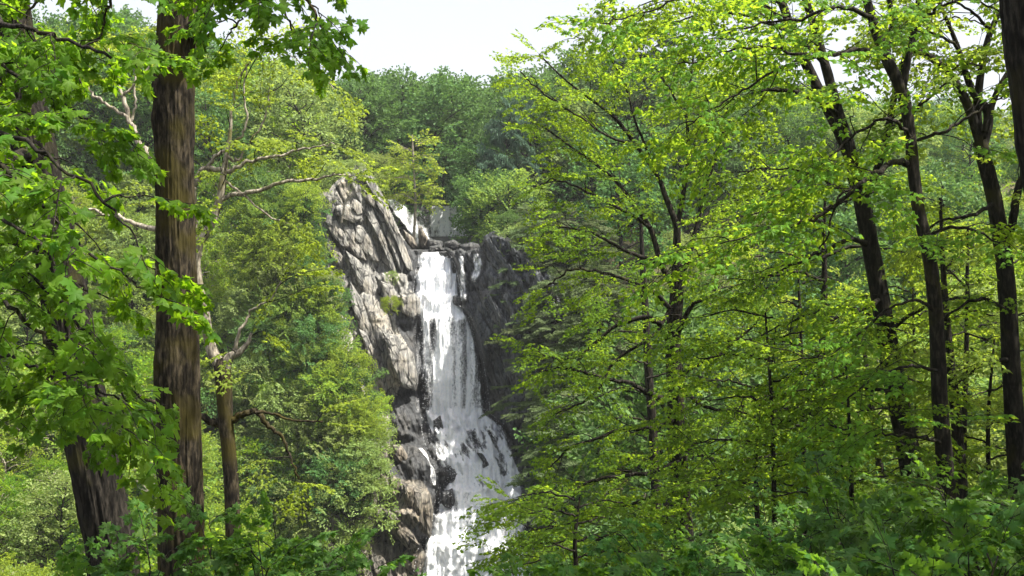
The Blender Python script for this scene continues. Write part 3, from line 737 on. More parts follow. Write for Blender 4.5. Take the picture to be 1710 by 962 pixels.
# ------------------------------------------------------------------ generic trees (prototypes around the origin)
def proto_tree(name, seed, H, R, base, nlimb, sprays, tmpl, lmat, wmat, blen=1.6, step=.8, sst=.8, sc=1.0, shape='round', lean=.04, dens=1.0, cat='tree'):
    r = np.random.default_rng(seed); root = thing(name, '', cat); root.location = (0, 0, -500)
    ln = smooth_line([(0, 0, -.6), (r.normal(0, lean * H), r.normal(0, lean * H), H * .35), (r.normal(0, lean * H), r.normal(0, lean * H), H * .65), (r.normal(0, lean * H), r.normal(0, lean * H), H * .93)], 14)
    tg = Geo(); rr = H * .014 + .03
    tg.tube(ln, np.linspace(rr, rr * .25, 14), 8); fol = Foliage(tmpl, sprays); fol.loose = .55; wood = Geo()
    for i in range(nlimb):
        t = base + (1 - base) * (i + r.uniform(0, 1)) / nlimb
        a = ln[min(int(t * 13), 12)]
        az = i * 2.4 + r.uniform(-.4, .4); rel = (t - base) / (1 - base)
        prof = math.sin(pi * min(1, .28 + .72 * rel)) ** .6 if shape == 'round' else (1 - rel) ** .7
        rad = R * prof * r.uniform(.65, 1.12); upz = rad * (.15 + .55 * rel)
        b = a + np.array([math.cos(az) * rad, math.sin(az) * rad, upz])
        q = limb_line(r, a, b, .1, 7, .08)
        wood.tube(q, np.linspace(rr * .42 * (1.15 - rel * .6), .012, 7), 5)
        dress(r, fol, wood, q, 0, .25, step, blen, sst, .35, sc, .01, dens=dens, k=3)
    dress(r, fol, wood, ln[9:], 0, .1, step * .5, blen * .9, sst, .4, sc, .01, dens=dens, k=3)
    obj('trunk', tg.mesh('trunk', wmat, True), root)
    Pp, X_, Nn, Sz = fol.arrays(); V, F = leaf_geo(tmpl, Pp, X_, Nn, Sz)
    obj('crown', mesh('crown', V, F, False, lmat), root, kind='stuff')
    obj('branches', wood.mesh('branches', wmat, True), root, kind='stuff')
    root['H'] = float(H); root['R'] = float(R); root['n'] = int(len(Pp))
    return root

def pine_proto(name, seed, H, R, lmat, wmat, droop=.1, gapz=.55, sc=1.0, bare=.15, nper=5, tmpl=LEAF_NEEDLE, cat='tree'):
    r = np.random.default_rng(seed); root = thing(name, '', cat); root.location = (0, 0, -500)
    ln = smooth_line([(0, 0, -.5), (r.normal(0, .15), 0, H * .5), (0, r.normal(0, .1), H * .84)], 12); tg = Geo()
    tg.tube(ln, np.linspace(H * .014 + .03, .02, 12), 7); fol = Foliage(tmpl, SPR_NEEDLE); wood = Geo()
    z = H * bare
    while z < H * .9:
        rel = (z / H - bare) / (1 - bare)
        for k in range(nper):
            if r.random() < .22: continue
            az = r.uniform(0, 2 * pi); l = R * (1 - rel) ** .75 * r.uniform(.35, 1.35) + .3
            a = np.array([0, 0, z + r.uniform(-.15, .15)]); b = a + np.array([math.cos(az) * l, math.sin(az) * l, l * (.22 - droop * 2.5 * r.uniform(.5, 1.2))])
            q = limb_line(r, a, b, .05, 6, .06); wood.tube(q, np.linspace(.03, .008, 6), 3)
            m = max(1, int(l / .42))
            for i in range(m):
                u = .25 + .75 * (i + 1) / m; j = min(u * 5, 4.99); j0 = int(j); pp = q[j0] + (q[j0 + 1] - q[j0]) * (j - j0)
                aa = az + r.uniform(.3, .9) * (1 if i % 2 else -1) * (u < .98)
                fol.spray(r, pp, (math.cos(aa), math.sin(aa), -droop + r.normal(0, .12)), r.normal(0, .2), sc * r.uniform(.5, .95), False)
        z += gapz * r.uniform(.7, 1.3) * (1.1 - .6 * rel)
    fol.spray(r, np.array([0, 0, H * .9 - .3]), (0.5, 0, 1), 0, .9, False)
    obj('trunk', tg.mesh('trunk', wmat, True), root)
    Pp, X_, Nn, Sz = fol.arrays(); V, F = leaf_geo(tmpl, Pp, X_, Nn, Sz)
    obj('crown', mesh('crown', V, F, False, lmat), root, kind='stuff')
    obj('branches', wood.mesh('branches', wmat, True), root, kind='stuff')
    root['H'] = float(H); root['R'] = float(R); root['n'] = int(len(Pp))
    return root

FARP = [proto_tree('broadleaf_tree', 10 + i, 15, 4.6 + (i % 3) * .6, .10, 30, SPR_FAR, LEAF_FAR, M[['far', 'far', 'mid', 'far', 'pale'][i]], M['bark'], blen=2.4, step=.95, sst=.85) for i in range(5)]
HILLP = [proto_tree('young_tree', 30 + i, 8.5, 2.9, .06, 30, SPR_HILL, LEAF_OVAL, M[['yellow', 'pale', 'mid', 'pale2'][i]], M[['palebark', 'bark'][i % 2]], blen=1.5, step=.6, sst=.5) for i in range(4)]
SHRP = [proto_tree('shrub', 50 + i, 3.0, 1.9, .02, 22, SPR_HILL, LEAF_OVAL, M[['pale', 'yellow', 'pale2', 'far'][i]], M['bark'], blen=1.0, step=.42, sst=.42, sc=.8, cat='shrub') for i in range(4)]
PINEP = [pine_proto('pine_tree', 70 + i, 19, 4.6, M['needle'], M['darkbark'], .02, .9, 1.7, .2, 6, LEAF_TUFT) for i in range(2)]
HEMP = [pine_proto('hemlock_tree', 80 + i, 9, 3.0, M['hemlock'], M['bark'], .16, .36, .95, .08, 8, LEAF_TUFT) for i in range(2)]
USED = set(); AUTO = set()
def plant(proto, x, y, sc, rz, label, group, z=None, sxy=None):
    zz = float(ground(x, y)) if z is None else z
    sv = (sxy or sc, sxy or sc, sc)
    if proto.name not in USED:
        USED.add(proto.name); proto.location = (float(x), float(y), zz); proto.rotation_euler = (0, 0, rz); proto.scale = sv
        proto['label'] = label; proto['group'] = group; return proto
    return copy_thing(proto, (x, y, zz), rz, sv, label, group)

SKYL = lambda px: np.interp(px, [-200, 250, 330, 420, 500, 545, 560, 600, 640, 690, 740, 800, 835, 850, 900, 1000, 1080, 1180, 1300, 1450, 1710, 2000],
                            [10, 30, 70, 90, 120, 150, 122, 124, 132, 112, 122, 132, 152, 120, 100, 95, 90, 105, 140, 165, 175, 160])
WNL = lambda py: np.interp(py, [262, 290, 330, 360, 420, 470, 520, 600, 640, 690, 730, 800, 870, 1000], [600, 560, 545, 540, 545, 570, 585, 595, 635, 655, 640, 650, 620, 600])
WNR = lambda py: np.interp(py, [330, 380, 420, 470, 520, 600, 700, 800, 1000], [830, 845, 860, 870, 868, 858, 875, 885, 890])
def blocked(x, y, z, h, r):
    """would this crown stand in front of the fall or the bare cliff"""
    for q in (.15, .35, .55, .75, .97):
        px, py, d = proj(np.array([x, y, z + h * q])); rr = r / d * FPX * (.9 if .2 < q < .8 else .6)
        if d < 86 and 262 < py < 1100 and px + rr > WNL(py) and px - rr < WNR(py): return True
        if 86 <= d and 640 < px + rr and px - rr < 800 and 335 < py < 425 and d < 104: return True
    return False
KIND = {'broadleaf_tree': 'tall broadleaf tree', 'young_tree': 'young broadleaf tree', 'shrub': 'leafy shrub', 'pine_tree': 'dark pine', 'hemlock_tree': 'grey green hemlock'}
HUE = {'soft_leaf': 'soft green', 'far_leaf': 'mid green', 'broad_leaf': 'fresh green', 'pale_leaf': 'pale green', 'sunny_leaf': 'yellow green', 'needle': 'dark green', 'hemlock_needle': 'silvery'}
AUTOKIND = {'broadleaf_tree': 'broadleaf tree', 'young_tree': 'young tree', 'shrub': 'shrub'}
def scatter(seed, n, xr, yr, protos, scr, mind, zone, group, sink=0.0, skyline=True, pxr=(-150, 1860), front=None):
    AUTO.add(group); r = np.random.default_rng(seed); pts = []; tries = 0
    while len(pts) < n and tries < n * 40:
        tries += 1
        y = r.uniform(*yr); x = r.uniform(*xr) * (y / yr[1]) if xr[0] * xr[1] < 0 else r.uniform(*xr)
        if any((x - a) ** 2 + (y - b) ** 2 < mind ** 2 for a, b in pts): continue
        pr = protos[r.integers(len(protos))]; sc = r.uniform(*scr); z = float(ground(x, y)) - sink
        px, py0, d = proj(np.array([x, y, z]))
        if not (pxr[0] < px < pxr[1]): continue
        H = pr['H'] * sc
        if skyline:
            lim = SKYL(px) + r.uniform(-6, 22); px_, pt, d_ = proj(np.array([x, y, z + H]))
            if pt < lim:
                zt = (CY - lim) / FPX; Hn = (d * (SP + zt * CP)) - z + 0
                if Hn < .45 * pr['H'] * scr[0]: continue
                H = Hn; sc = H / pr['H']
        if blocked(x, y, z, H, pr['R'] * sc): continue
        pts.append((x, y))
        base = pr.name.split('.')[0]; mt = [c for c in pr.children if c.name.startswith('crown')][0].data.materials[0].name
        size = '' if base == 'shrub' else ''
        sx = sc * r.uniform(.9, 1.1)
        plant(pr, x, y, sc, r.uniform(0, 6.28), f"{HUE.get(mt, 'green')} {AUTOKIND[base]} {zone}", group, z, sx)
    return pts

# rows along the skyline and the wooded slopes
scatter(1, 44, (-24, 16), (98, 118), [FARP[0], FARP[1], FARP[3]], (.8, 1.35), 4.2, 'in wood above falls', 'trees above the waterfall')
scatter(2, 40, (-60, 60), (120, 150), [FARP[0], FARP[1], FARP[3]], (.9, 1.3), 4.0, 'on the skyline', 'trees on the skyline ridge')
scatter(3, 44, (-52, -16), (84, 118), FARP, (.6, 1.0), 2.9, 'high on left slope', 'trees high on left slope')
scatter(4, 56, (6, 62), (84, 120), FARP, (.6, .95), 3.0, 'on far right slope', 'trees on far right slope')
scatter(5, 90, (-40, -9), (50, 86), HILLP, (.45, .9), 1.7, 'on sunny left slope', 'young trees on the left slope')
scatter(6, 110, (-32, -6), (40, 82), SHRP, (.6, 1.25), 1.5, 'on the left bank', 'shrubs on the left bank')
scatter(7, 70, (2, 42), (38, 82), HILLP + FARP[:1], (.5, .95), 2.1, 'on the right slope', 'young trees on the right slope')
scatter(8, 90, (2, 36), (26, 60), SHRP, (.6, 1.2), 1.5, 'on the wood floor', 'shrubs in the right wood')
scatter(12, 16, (-17, -4), (24, 46), HILLP, (.5, .8), 2.2, 'low in the ravine', 'young trees down in the ravine')

# growth that hides the left flank of the cliff
_r = np.random.default_rng(99); _k = 0
for py in range(345, 960, 24):
    for px in np.arange(425, WNL(py) - 8, 26):
        if _r.random() < .12: continue
        px_ = px + _r.uniform(-9, 9); d = 74.5 - (py - 345) * .012 - (px_ - 430) * .012 + _r.uniform(-1, 1); b = P(px_, py + 22, d); sc = _r.uniform(.55, .95)
        pr = SHRP[_r.integers(4)]; mt = [c for c in pr.children if c.name.startswith('crown')][0].data.materials[0].name; AUTO.add('shrubs clothing the left flank of the cliff')
        if px_ + 1.9 * sc / d * FPX > WNL(py) + 2: continue
        plant(pr, b[0], b[1], sc, _r.uniform(0, 6.2), f"{HUE[mt]} shrub {'high up' if py < 520 else 'halfway down' if py < 740 else 'low down'} on cliff flank", 'shrubs clothing the left flank of the cliff', float(b[2]), sc)
for i, (x, y, sc) in enumerate([(13.2, 12, 1.0), (15.5, 17, 1.0), (23, 28.5, 1.1)]):  # unseen trees, added to shade the lower right of the wood
    AUTO.add('trees beyond the right edge')
    plant(FARP[i % 5], x, y, sc, i * 1.1, 'tall unseen shade tree', 'trees beyond the right edge', None, .95)
# individual far trees
for i, (px, top, y, lab) in enumerate([(846, 58, 93, 'dark pine with long level branches rising against the sky above the falls'),
                                       (1092, -5, 96, 'tall feathery pine on the ridge behind the big maple'), (1050, 55, 98, 'second pine close beside the tall feathery one on the ridge')]):
    x = float(P(px, top, y)[0]); z = float(ground(x, y)); zt = float(P(px, top, y)[2]); plant(PINEP[i % 2], x, y, (zt - z) / 19, i * 1.3, lab, 'pines on the skyline', z, .75)
for i, (px, pb, y, H, lab) in enumerate([(905, 560, 78, 9.0, 'silvery hemlock growing on top of the right rock face'), (880, 470, 84, 6.0, 'small hemlock at the rim of the right rock face'),
        (930, 690, 72, 9.5, 'hemlock with pale drooping sprays beside the middle of the fall'), (925, 780, 66, 6.0, 'hemlock leaning over the lower fall from the right bank'),
        (960, 600, 76, 11, 'tall hemlock behind the big maple crown'), (1000, 740, 60, 10, 'hemlock below the big maple close to the stream'), (950, 880, 55, 7, 'low hemlock near the foot of the falls')]):
    b = P(px, pb, y); plant(HEMP[i % 2], b[0], b[1], H / 9, i * 2.1, lab, 'hemlocks on the right bank', float(b[2]))
for i, (px, pb, d, H, pr, lab) in enumerate([(590, 350, 82, 2.6, SHRP[0], 'thin pale shrub on the crest of the cliff'), (560, 338, 82, 2.6, SHRP[0], 'pale shrub left of the crest of the cliff'), (596, 298, 76.5, 1.1, SHRP[0], 'small pale shrub rooted in the tip of the cliff'), (578, 318, 84, 1.8, SHRP[2], 'soft green shrub directly on the crest of the cliff'), (628, 300, 92, 1.8, SHRP[0], 'pale shrub peeping over the ridge of the cliff'),
        (658, 322, 97, 2.2, SHRP[1], 'yellow green shrub tight behind the cliff crest'), (652, 520, 76.5, .9, SHRP[1], 'small bright tuft growing on the cliff face'),
        (655, 470, 77, .6, SHRP[0], 'tiny tuft under the steep slabs'), (802, 388, 93, 3.0, SHRP[3], 'fresh green shrub hanging over the weir'), (806, 372, 96, 3.4, SHRP[3], 'dark green shrub in front of the weir'),
        (820, 395, 90, 4.2, SHRP[3], 'dark shrub on the rim above the right rock face'), (690, 322, 99, 2.2, SHRP[3], 'low shrub at the head of the upper cascade'),
        (850, 400, 88, 4.4, SHRP[2], 'rounded shrub above the right rock face'), (808, 330, 99, 4.2, SHRP[3], 'bright rounded bush right of the weir'),
        (622, 715, 72, 2.0, SHRP[1], 'bright shrub leaning towards the foot of the fall from the left'), (605, 780, 70, 2.6, SHRP[0], 'pale shrub over the lower left rocks'),
        (590, 890, 66, 3.0, SHRP[0], 'pale shrub below the brown rock blocks'), (848, 396, 80.5, 1.5, SHRP[3], 'little shrub on the very top of the right rock face'), (868, 430, 79.5, 2.0, SHRP[0], 'pale shrub on the shoulder of the right rock face'), (882, 490, 78.5, 2.2, SHRP[3], 'shrub on the right edge of the right rock face'),
        (740, 330, 104, 3, SHRP[3], 'dark bush on top of the weir')]):
    b = P(px, pb, d); plant(pr, b[0], b[1], H / 3, i * 1.7, lab, 'shrubs around the rocks', float(b[2]))

print('far veg done')
# ------------------------------------------------------------------ undergrowth on the banks
def undergrowth(name, seed, n, xr, yr, lmat, sc, ok, spr=None, tmpl=LEAF_FAR):
    r = np.random.default_rng(seed); fol = Foliage(tmpl, spr or SPR_HILL); k = 0; fol.loose = .4
    x = r.uniform(*xr, n * 3); y = r.uniform(*yr, n * 3); z = ground(x, y); m = ok(x, y, z); x, y, z = x[m][:n], y[m][:n], z[m][:n]
    for a, b, c in zip(x, y, z):
        az = r.uniform(0, 6.28); h = r.uniform(.1, .9)
        fol.spray(r, np.array([a, b, c + h]), (math.cos(az), math.sin(az), r.uniform(-.2, .7)), r.normal(0, .3), sc * r.uniform(.7, 1.3), False)
    Pp, X_, Nn, Sz = fol.arrays(); V, F = leaf_geo(tmpl, Pp, X_, Nn, Sz)
    obj(name, mesh(name, V, F, False, lmat), kind='stuff')
def okL(x, y, z):
    px, py, d = proj(st(x, y, z)); return (px > -60) & (px < 700) & ~((px > WNL(py) - 12) & (py > 262) & (d < 90)) & (py < 1100)
def okR(x, y, z):
    px, py, d = proj(st(x, y, z)); return (px < 1770) & (px > 700) & ~((px < WNR(py) + 8) & (d < 96)) & (py < 1100)
undergrowth('undergrowth', 401, 2600, (-50, -5), (38, 112), M['pale2'], 1.1, okL)
undergrowth('undergrowth', 402, 2400, (-3, 62), (30, 112), M['mid'], 1.1, okR)
undergrowth('undergrowth', 403, 1300, (-10, 22), (9, 34), M['shrub'], .8, lambda x, y, z: np.abs(x) < y * .55 + 1)

# ------------------------------------------------------------------ the tall trunks in front
def trunk_mesh(pix, k=48, ny=200, furrow=.02, seed=0, knots=(), per=None):
    """pix rows: px, py, width px, depth. Returns line, radius and a furrowed bark mesh."""
    a = np.array(pix, float); c = P(a[:, 0], a[:, 1], a[:, 3]); r = a[:, 2] / 2 * a[:, 3] / FPX
    q = smooth_line(np.column_stack([c, r]), ny); line, rad = q[:, :3], np.maximum(q[:, 3], .01)
    L = np.concatenate([[0], np.cumsum(np.linalg.norm(np.diff(line, axis=0), axis=1))])
    th = np.arange(k) * 2 * pi / k; T, Lg = np.meshgrid(th, L)
    cx, sx = np.cos(T), np.sin(T); R0 = rad.mean()
    per = per or .07
    warp = fbm(st(cx * 1.5, sx * 1.5, Lg * .8), 3, seed) * 1.2
    ridg = 1 - np.abs(vnoise(st(cx * R0 / per + warp * .4, sx * R0 / per, Lg * 2.0 + warp), seed + 1))
    rid2 = 1 - np.abs(vnoise(st(cx * R0 / per * 2 + 9, sx * R0 / per * 2, Lg * 4 + warp), seed + 2))
    disp = furrow * (ridg ** 2 - .55) + furrow * .45 * (rid2 - .5) + furrow * .35 * fbm(st(cx * R0 / .03, sx * R0 / .03, Lg * 12), 2, seed + 9) + fbm(st(cx, sx, Lg * .6), 2, seed + 4) * R0 * .04
    for (kl, ka, kh, ks) in knots:
        dth = np.abs((T - ka + pi) % (2 * pi) - pi) * R0
        rr = np.sqrt(dth ** 2 + ((Lg - kl) * .7) ** 2); disp = disp + kh * np.exp(-(rr / ks) ** 2) - kh * .9 * np.exp(-(rr / (ks * .35)) ** 2)
    t = nrm(np.gradient(line, axis=0)); ax = nrm(np.cross(t, [0, 1, 0])); bx = np.cross(t, ax)
    V = line[:, None] + (rad[:, None] + disp)[..., None] * (ax[:, None] * cx[..., None] + bx[:, None] * sx[..., None])
    i = np.arange(ny - 1)[:, None] * k; j = np.arange(k)[None]; j2 = (j + 1) % k
    F = np.stack([i + j, i + j2, i + k + j2, i + k + j], -1).reshape(-1, 4)
    return line, rad, V.reshape(-1, 3), F
def to_ground(pix):
    """extend a trunk down from its lowest visible point into the ground"""
    px, py, w_, d = pix[0]; p = P(px, py, d); g = float(ground(p[0], p[1])); nx, ny_, nw, nd = pix[1]
    out = [tuple(pix[0])]; q = p.copy()
    if q[2] > g - .3:
        dz = q[2] - (g - .4); lean = (P(px, py, d) - P(nx, ny_, nd)); lean = lean / max(abs(lean[2]), .1)
        q = p + np.array([lean[0] * dz * .5, 0, -dz]); a, b, c = proj(q); out = [(float(a), float(b), w_ * 1.18, float(c))] + [tuple(x) for x in pix]
        return out
    return [tuple(x) for x in pix]
def hero(name, label, cat, trunks, wmat, limbs=(), root_in=True, fol=None, lmat=None, k=20, ny=90, furrow=.008, seed=1, group=None, dress_kw=None, leaves=0, knots=(), hi=False, per=None, fork_mat=None, part='crown', limb_k=8):
    first = to_ground(trunks[0]) if root_in else [tuple(q) for q in trunks[0]]; b = P(first[0][0], first[0][1], first[0][3]); root = thing(name, label, cat, group, b)
    b = np.array([float(c) for c in b])
    for i, tr in enumerate(trunks):
        tr = first if i == 0 else tr
        line, rad, V, F = trunk_mesh(tr, k if i == 0 else max(10, k // 2), ny if i == 0 else ny // 2, furrow if i == 0 else furrow * .6, seed + i * 7, knots if i == 0 else (), per)
        obj('trunk' if i == 0 else 'fork', mesh('trunk', V - b, F, True, wmat if i == 0 else (fork_mat or wmat)), root)
    r = np.random.default_rng(seed + 500); wood = Geo()
    if fol is not None and lmat is not None and dress_kw and part == 'crown' and wmat is not M['palebark']:
        for tr in trunks[1:]:
            a = np.array(tr, float); q = smooth_line(P(a[:, 0], a[:, 1], a[:, 3]) - b, 24); dress(r, fol, wood, q, 0, **dict(dress_kw, t0=.25))
    for li, lb in enumerate(limbs):
        kw = dict(dress_kw or {}); pts = lb
        if isinstance(lb, dict): pts = lb['p']; kw.update({q: v for q, v in lb.items() if q != 'p'})
        a = np.array(pts, float)                      # px, py, width, depth
        c = P(a[:, 0], a[:, 1], a[:, 3]) - b; rr = np.maximum(a[:, 2] / 2 * a[:, 3] / FPX, .004)
        q = smooth_line(np.column_stack([c, rr]), max(10, len(a) * 5)); q[:, :3] += r.normal(0, .012, (len(q), 3))
        g = Geo(); g.tube(q[:, :3], np.maximum(q[:, 3], .003), limb_k)
        obj('limb', g.mesh('limb', M[kw.pop('mat')] if 'mat' in kw else (fork_mat or wmat), True), root)
        if fol is not None and not kw.pop('bare', False): dress(r, fol, wood, q[:, :3], 0, **kw)
    if fol is not None and fol.P: finish_tree(root, fol, wood, lmat, M['darkbark'] if wmat is not M['palebark'] else wmat, part, leaves)
    elif wood.n: obj('branches', wood.mesh('branches', wmat, True), root, kind='stuff')
    return root

def D3(d, *pts): return [(p[0], p[1], p[2], p[3] if len(p) > 3 else d) for p in pts]

# left: leaning furrowed maple with the big lobed leaves hanging in front
hero('maple_tree', 'thick dark furrowed leaning trunk, its bright lobed leaves hanging over the near wood', 'tree',
     [D3(11.5, (190, 962, 84), (174, 860, 80), (150, 740, 78), (122, 590, 76), (99, 440, 72), (72, 330, 70), (48, 200, 68), (24, 80, 68), (4, -60, 64), (-30, -300, 56))], M['bark'],
     limbs=[
        dict(p=D3(8, (0, -120, 30, 11.5), (-140, 20, 24, 8.5), (-60, 180, 14, 6.8), (40, 235, 8, 6.2), (100, 275, 6, 6), (170, 325, 5, 5.8), (225, 395, 3, 5.7))),
        dict(p=D3(8, (-20, -200, 30, 11.5), (-220, 60, 24, 8.0), (-100, 235, 14, 6.4), (0, 280, 9, 6.0), (75, 345, 7, 5.8), (130, 410, 6, 5.7), (190, 450, 4, 5.6), (250, 490, 3, 5.6))),
        dict(p=D3(8, (30, 100, 26, 11.5), (-120, 200, 20, 9), (-90, 380, 12, 7), (0, 490, 8, 6.4), (60, 555, 7, 6.2), (110, 600, 6, 6.1), (160, 650, 5, 6.0), (205, 710, 3, 6))),
        dict(p=D3(8, (10, -40, 26, 11.5), (-80, -60, 18, 8.5), (0, 30, 10, 7.2), (90, 60, 7, 7), (180, 90, 5, 6.8), (250, 110, 3, 6.8))),
        dict(p=D3(8, (60, 250, 22, 11.5), (-60, 300, 16, 9), (-40, 440, 10, 7.5), (60, 470, 6, 7), (130, 540, 5, 6.8), (190, 620, 4, 6.7), (255, 760, 3, 6.6))),
        dict(p=D3(8, (-10, -160, 24, 11.5), (-100, -120, 16, 9), (-40, 60, 9, 7.8), (50, 140, 6, 7.4), (130, 190, 4, 7.2), (190, 230, 3, 7.2))),
        dict(p=D3(8, (90, 400, 20, 11.5), (-60, 420, 14, 9), (-60, 560, 8, 8), (20, 600, 6, 7.6), (80, 620, 4, 7.4), (120, 650, 3, 7.2))),
        dict(p=D3(8, (20, 0, 20, 11.5), (-60, 120, 14, 8.6), (-20, 330, 8, 6.8), (60, 400, 5, 6.4), (100, 450, 4, 6.2), (150, 520, 3, 6.1))),
     ], fol=Foliage(LEAF_MAPLE, SPR_MAPLE, 4), lmat=M['maple'], k=200, ny=620, furrow=.020, per=.04, seed=3, leaves=300, part='foliage', limb_k=7,
     dress_kw=dict(t0=.5, step=.30, blen=.46, sstep_=.36, sc=.60, dens=.5, r1=.0035, flat=.3, up=.05))
# the straight one
hero('maple_tree', 'straight thick trunk left of centre, dark on one side and mossy brown on the other', 'tree',
     [D3(10.5, (304, 1010, 76), (303, 940, 74), (301, 800, 71), (297, 600, 67), (293, 400, 62), (292, 200, 61), (296, 60, 64), (304, -80, 62), (310, -300, 54))], M['mossbark'],
     limbs=[
        dict(p=D3(9, (318, 62, 34, 10.4), (338, 20, 22, 10.2), (360, -50, 18, 9.6), (430, -90, 12, 8.8), (470, -50, 8, 8.2), (515, 5, 5, 7.9), (540, 50, 3, 7.8))),
        dict(p=D3(9, (300, -100, 26, 10.5), (380, -160, 18, 9), (430, -90, 10, 8.2), (455, -30, 6, 8.0), (475, 20, 4, 7.9), (490, 60, 3, 7.9))),
        dict(p=D3(9, (290, -140, 22, 10.5), (240, -160, 14, 9), (200, -60, 8, 8), (180, 20, 5, 7.8), (165, 70, 3, 7.8))),
        dict(p=D3(9, (300, -180, 26, 10.5), (360, -200, 18, 9), (380, -90, 10, 8.4), (395, -20, 6, 8.0), (400, 30, 4, 7.9), (380, 60, 3, 7.9))),
        dict(p=D3(9, (290, -60, 20, 10.5), (200, -120, 14, 9.5), (110, -60, 8, 8.8), (60, 0, 5, 8.4), (40, 60, 3, 8.2))),
        dict(p=D3(9, (300, -250, 26, 10.5), (500, -260, 18, 9), (680, -180, 10, 8.4), (740, -110, 6, 8.2), (765, -60, 3, 8.1)), t0=.93, step=.5),
     ], fol=Foliage(LEAF_MAPLE, SPR_MAPLE, 4), lmat=M['maple'], k=200, ny=640, furrow=.016, per=.034, seed=8, leaves=150, part='foliage', limb_k=7,
     knots=((7.0, 0.2, .05, .16), (4.55, 0.9, .05, .14)), dress_kw=dict(t0=.55, step=.27, blen=.42, sstep_=.34, sc=.62, r1=.0035, flat=.3, up=.05))
# forked, half bare tree behind it
hero('forked_tree', 'slender mossy tree with pale bare forked branches just right of the straight thick trunk', 'tree',
     [D3(15, (398, 1000, 27), (391, 940, 26), (386, 800, 24), (377, 700, 25), (373, 630, 27), (370, 612, 26), (365, 600, 20)),
      D3(15, (372, 618, 22), (352, 580, 18), (340, 510, 15), (329, 455, 14), (331, 415, 14), (352, 375, 14), (366, 335, 12), (372, 300, 11), (378, 262, 8), (384, 225, 6), (386, 180, 4)),
      D3(15, (374, 616, 22), (384, 596, 15), (400, 588, 11), (414, 572, 7), (420, 556, 4))], M['mossbark'], fork_mat=M['palebark'],
     limbs=[
        D3(15, (366, 335, 9), (392, 325, 8), (430, 318, 7), (470, 304, 6), (520, 300, 5), (560, 292, 3), (590, 296, 2)),
        D3(15, (330, 420, 12), (322, 330, 11), (330, 300, 10), (345, 282, 9), (380, 284, 8), (420, 270, 6), (470, 258, 5), (520, 246, 3), (560, 240, 2)),
        D3(15, (345, 282, 6), (360, 262, 6), (392, 240, 5), (410, 210, 4), (408, 160, 3), (412, 110, 2)),
        D3(15, (378, 262, 5), (396, 268, 5), (410, 250, 3), (440, 200, 3), (452, 150, 2)),
        D3(15.4, (330, 430, 13), (300, 330, 12), (258, 272, 10), (235, 240, 10), (218, 205, 9), (205, 160, 7), (190, 110, 5), (172, 60, 4), (165, 20, 3)),
        D3(15.4, (228, 224, 7), (205, 190, 6), (170, 170, 5), (145, 145, 4), (115, 108, 3)),
        D3(15.4, (206, 160, 5), (230, 135, 4), (250, 110, 3), (258, 80, 2)),
        D3(15.4, (218, 205, 5), (226, 170, 4), (225, 120, 3), (232, 80, 2)),
        dict(mat='mossbark', p=D3(15, (378, 712, 16), (355, 705, 13), (330, 692, 11), (300, 680, 9), (262, 672, 7), (230, 660, 4))),
        dict(mat='mossbark', p=D3(15, (386, 705, 14), (405, 692, 12), (428, 688, 10), (450, 712, 8), (470, 730, 6), (485, 765, 4), (500, 800, 3))),
        dict(mat='mossbark', p=D3(14.6, (428, 688, 6), (450, 690, 5), (490, 700, 4), (540, 705, 3))),
        dict(p=D3(15, (384, 600, 8), (400, 560, 6), (420, 520, 4), (450, 500, 3), (470, 470, 2))),
        D3(15.2, (330, 400, 11), (290, 388, 11), (240, 378, 9), (195, 362, 6), (150, 350, 4)),
        dict(p=D3(15, (372, 300, 5), (400, 320, 4), (450, 360, 3), (500, 380, 2)), ),
        dict(p=D3(15, (386, 180, 3), (400, 130, 3), (430, 90, 2), (470, 70, 2)), ),
        dict(p=D3(15, (412, 110, 3), (440, 80, 3), (500, 100, 2), (560, 150, 2)), ),
     ], fol=Foliage(LEAF_TRI, SPR_MIDS), lmat=M['yellow'], k=40, ny=160, furrow=.006, seed=15, part='crown', limb_k=7,
     dress_kw=dict(t0=.6, step=.34, blen=.9, sstep_=.55, sc=.72, r1=.004, dens=.75))
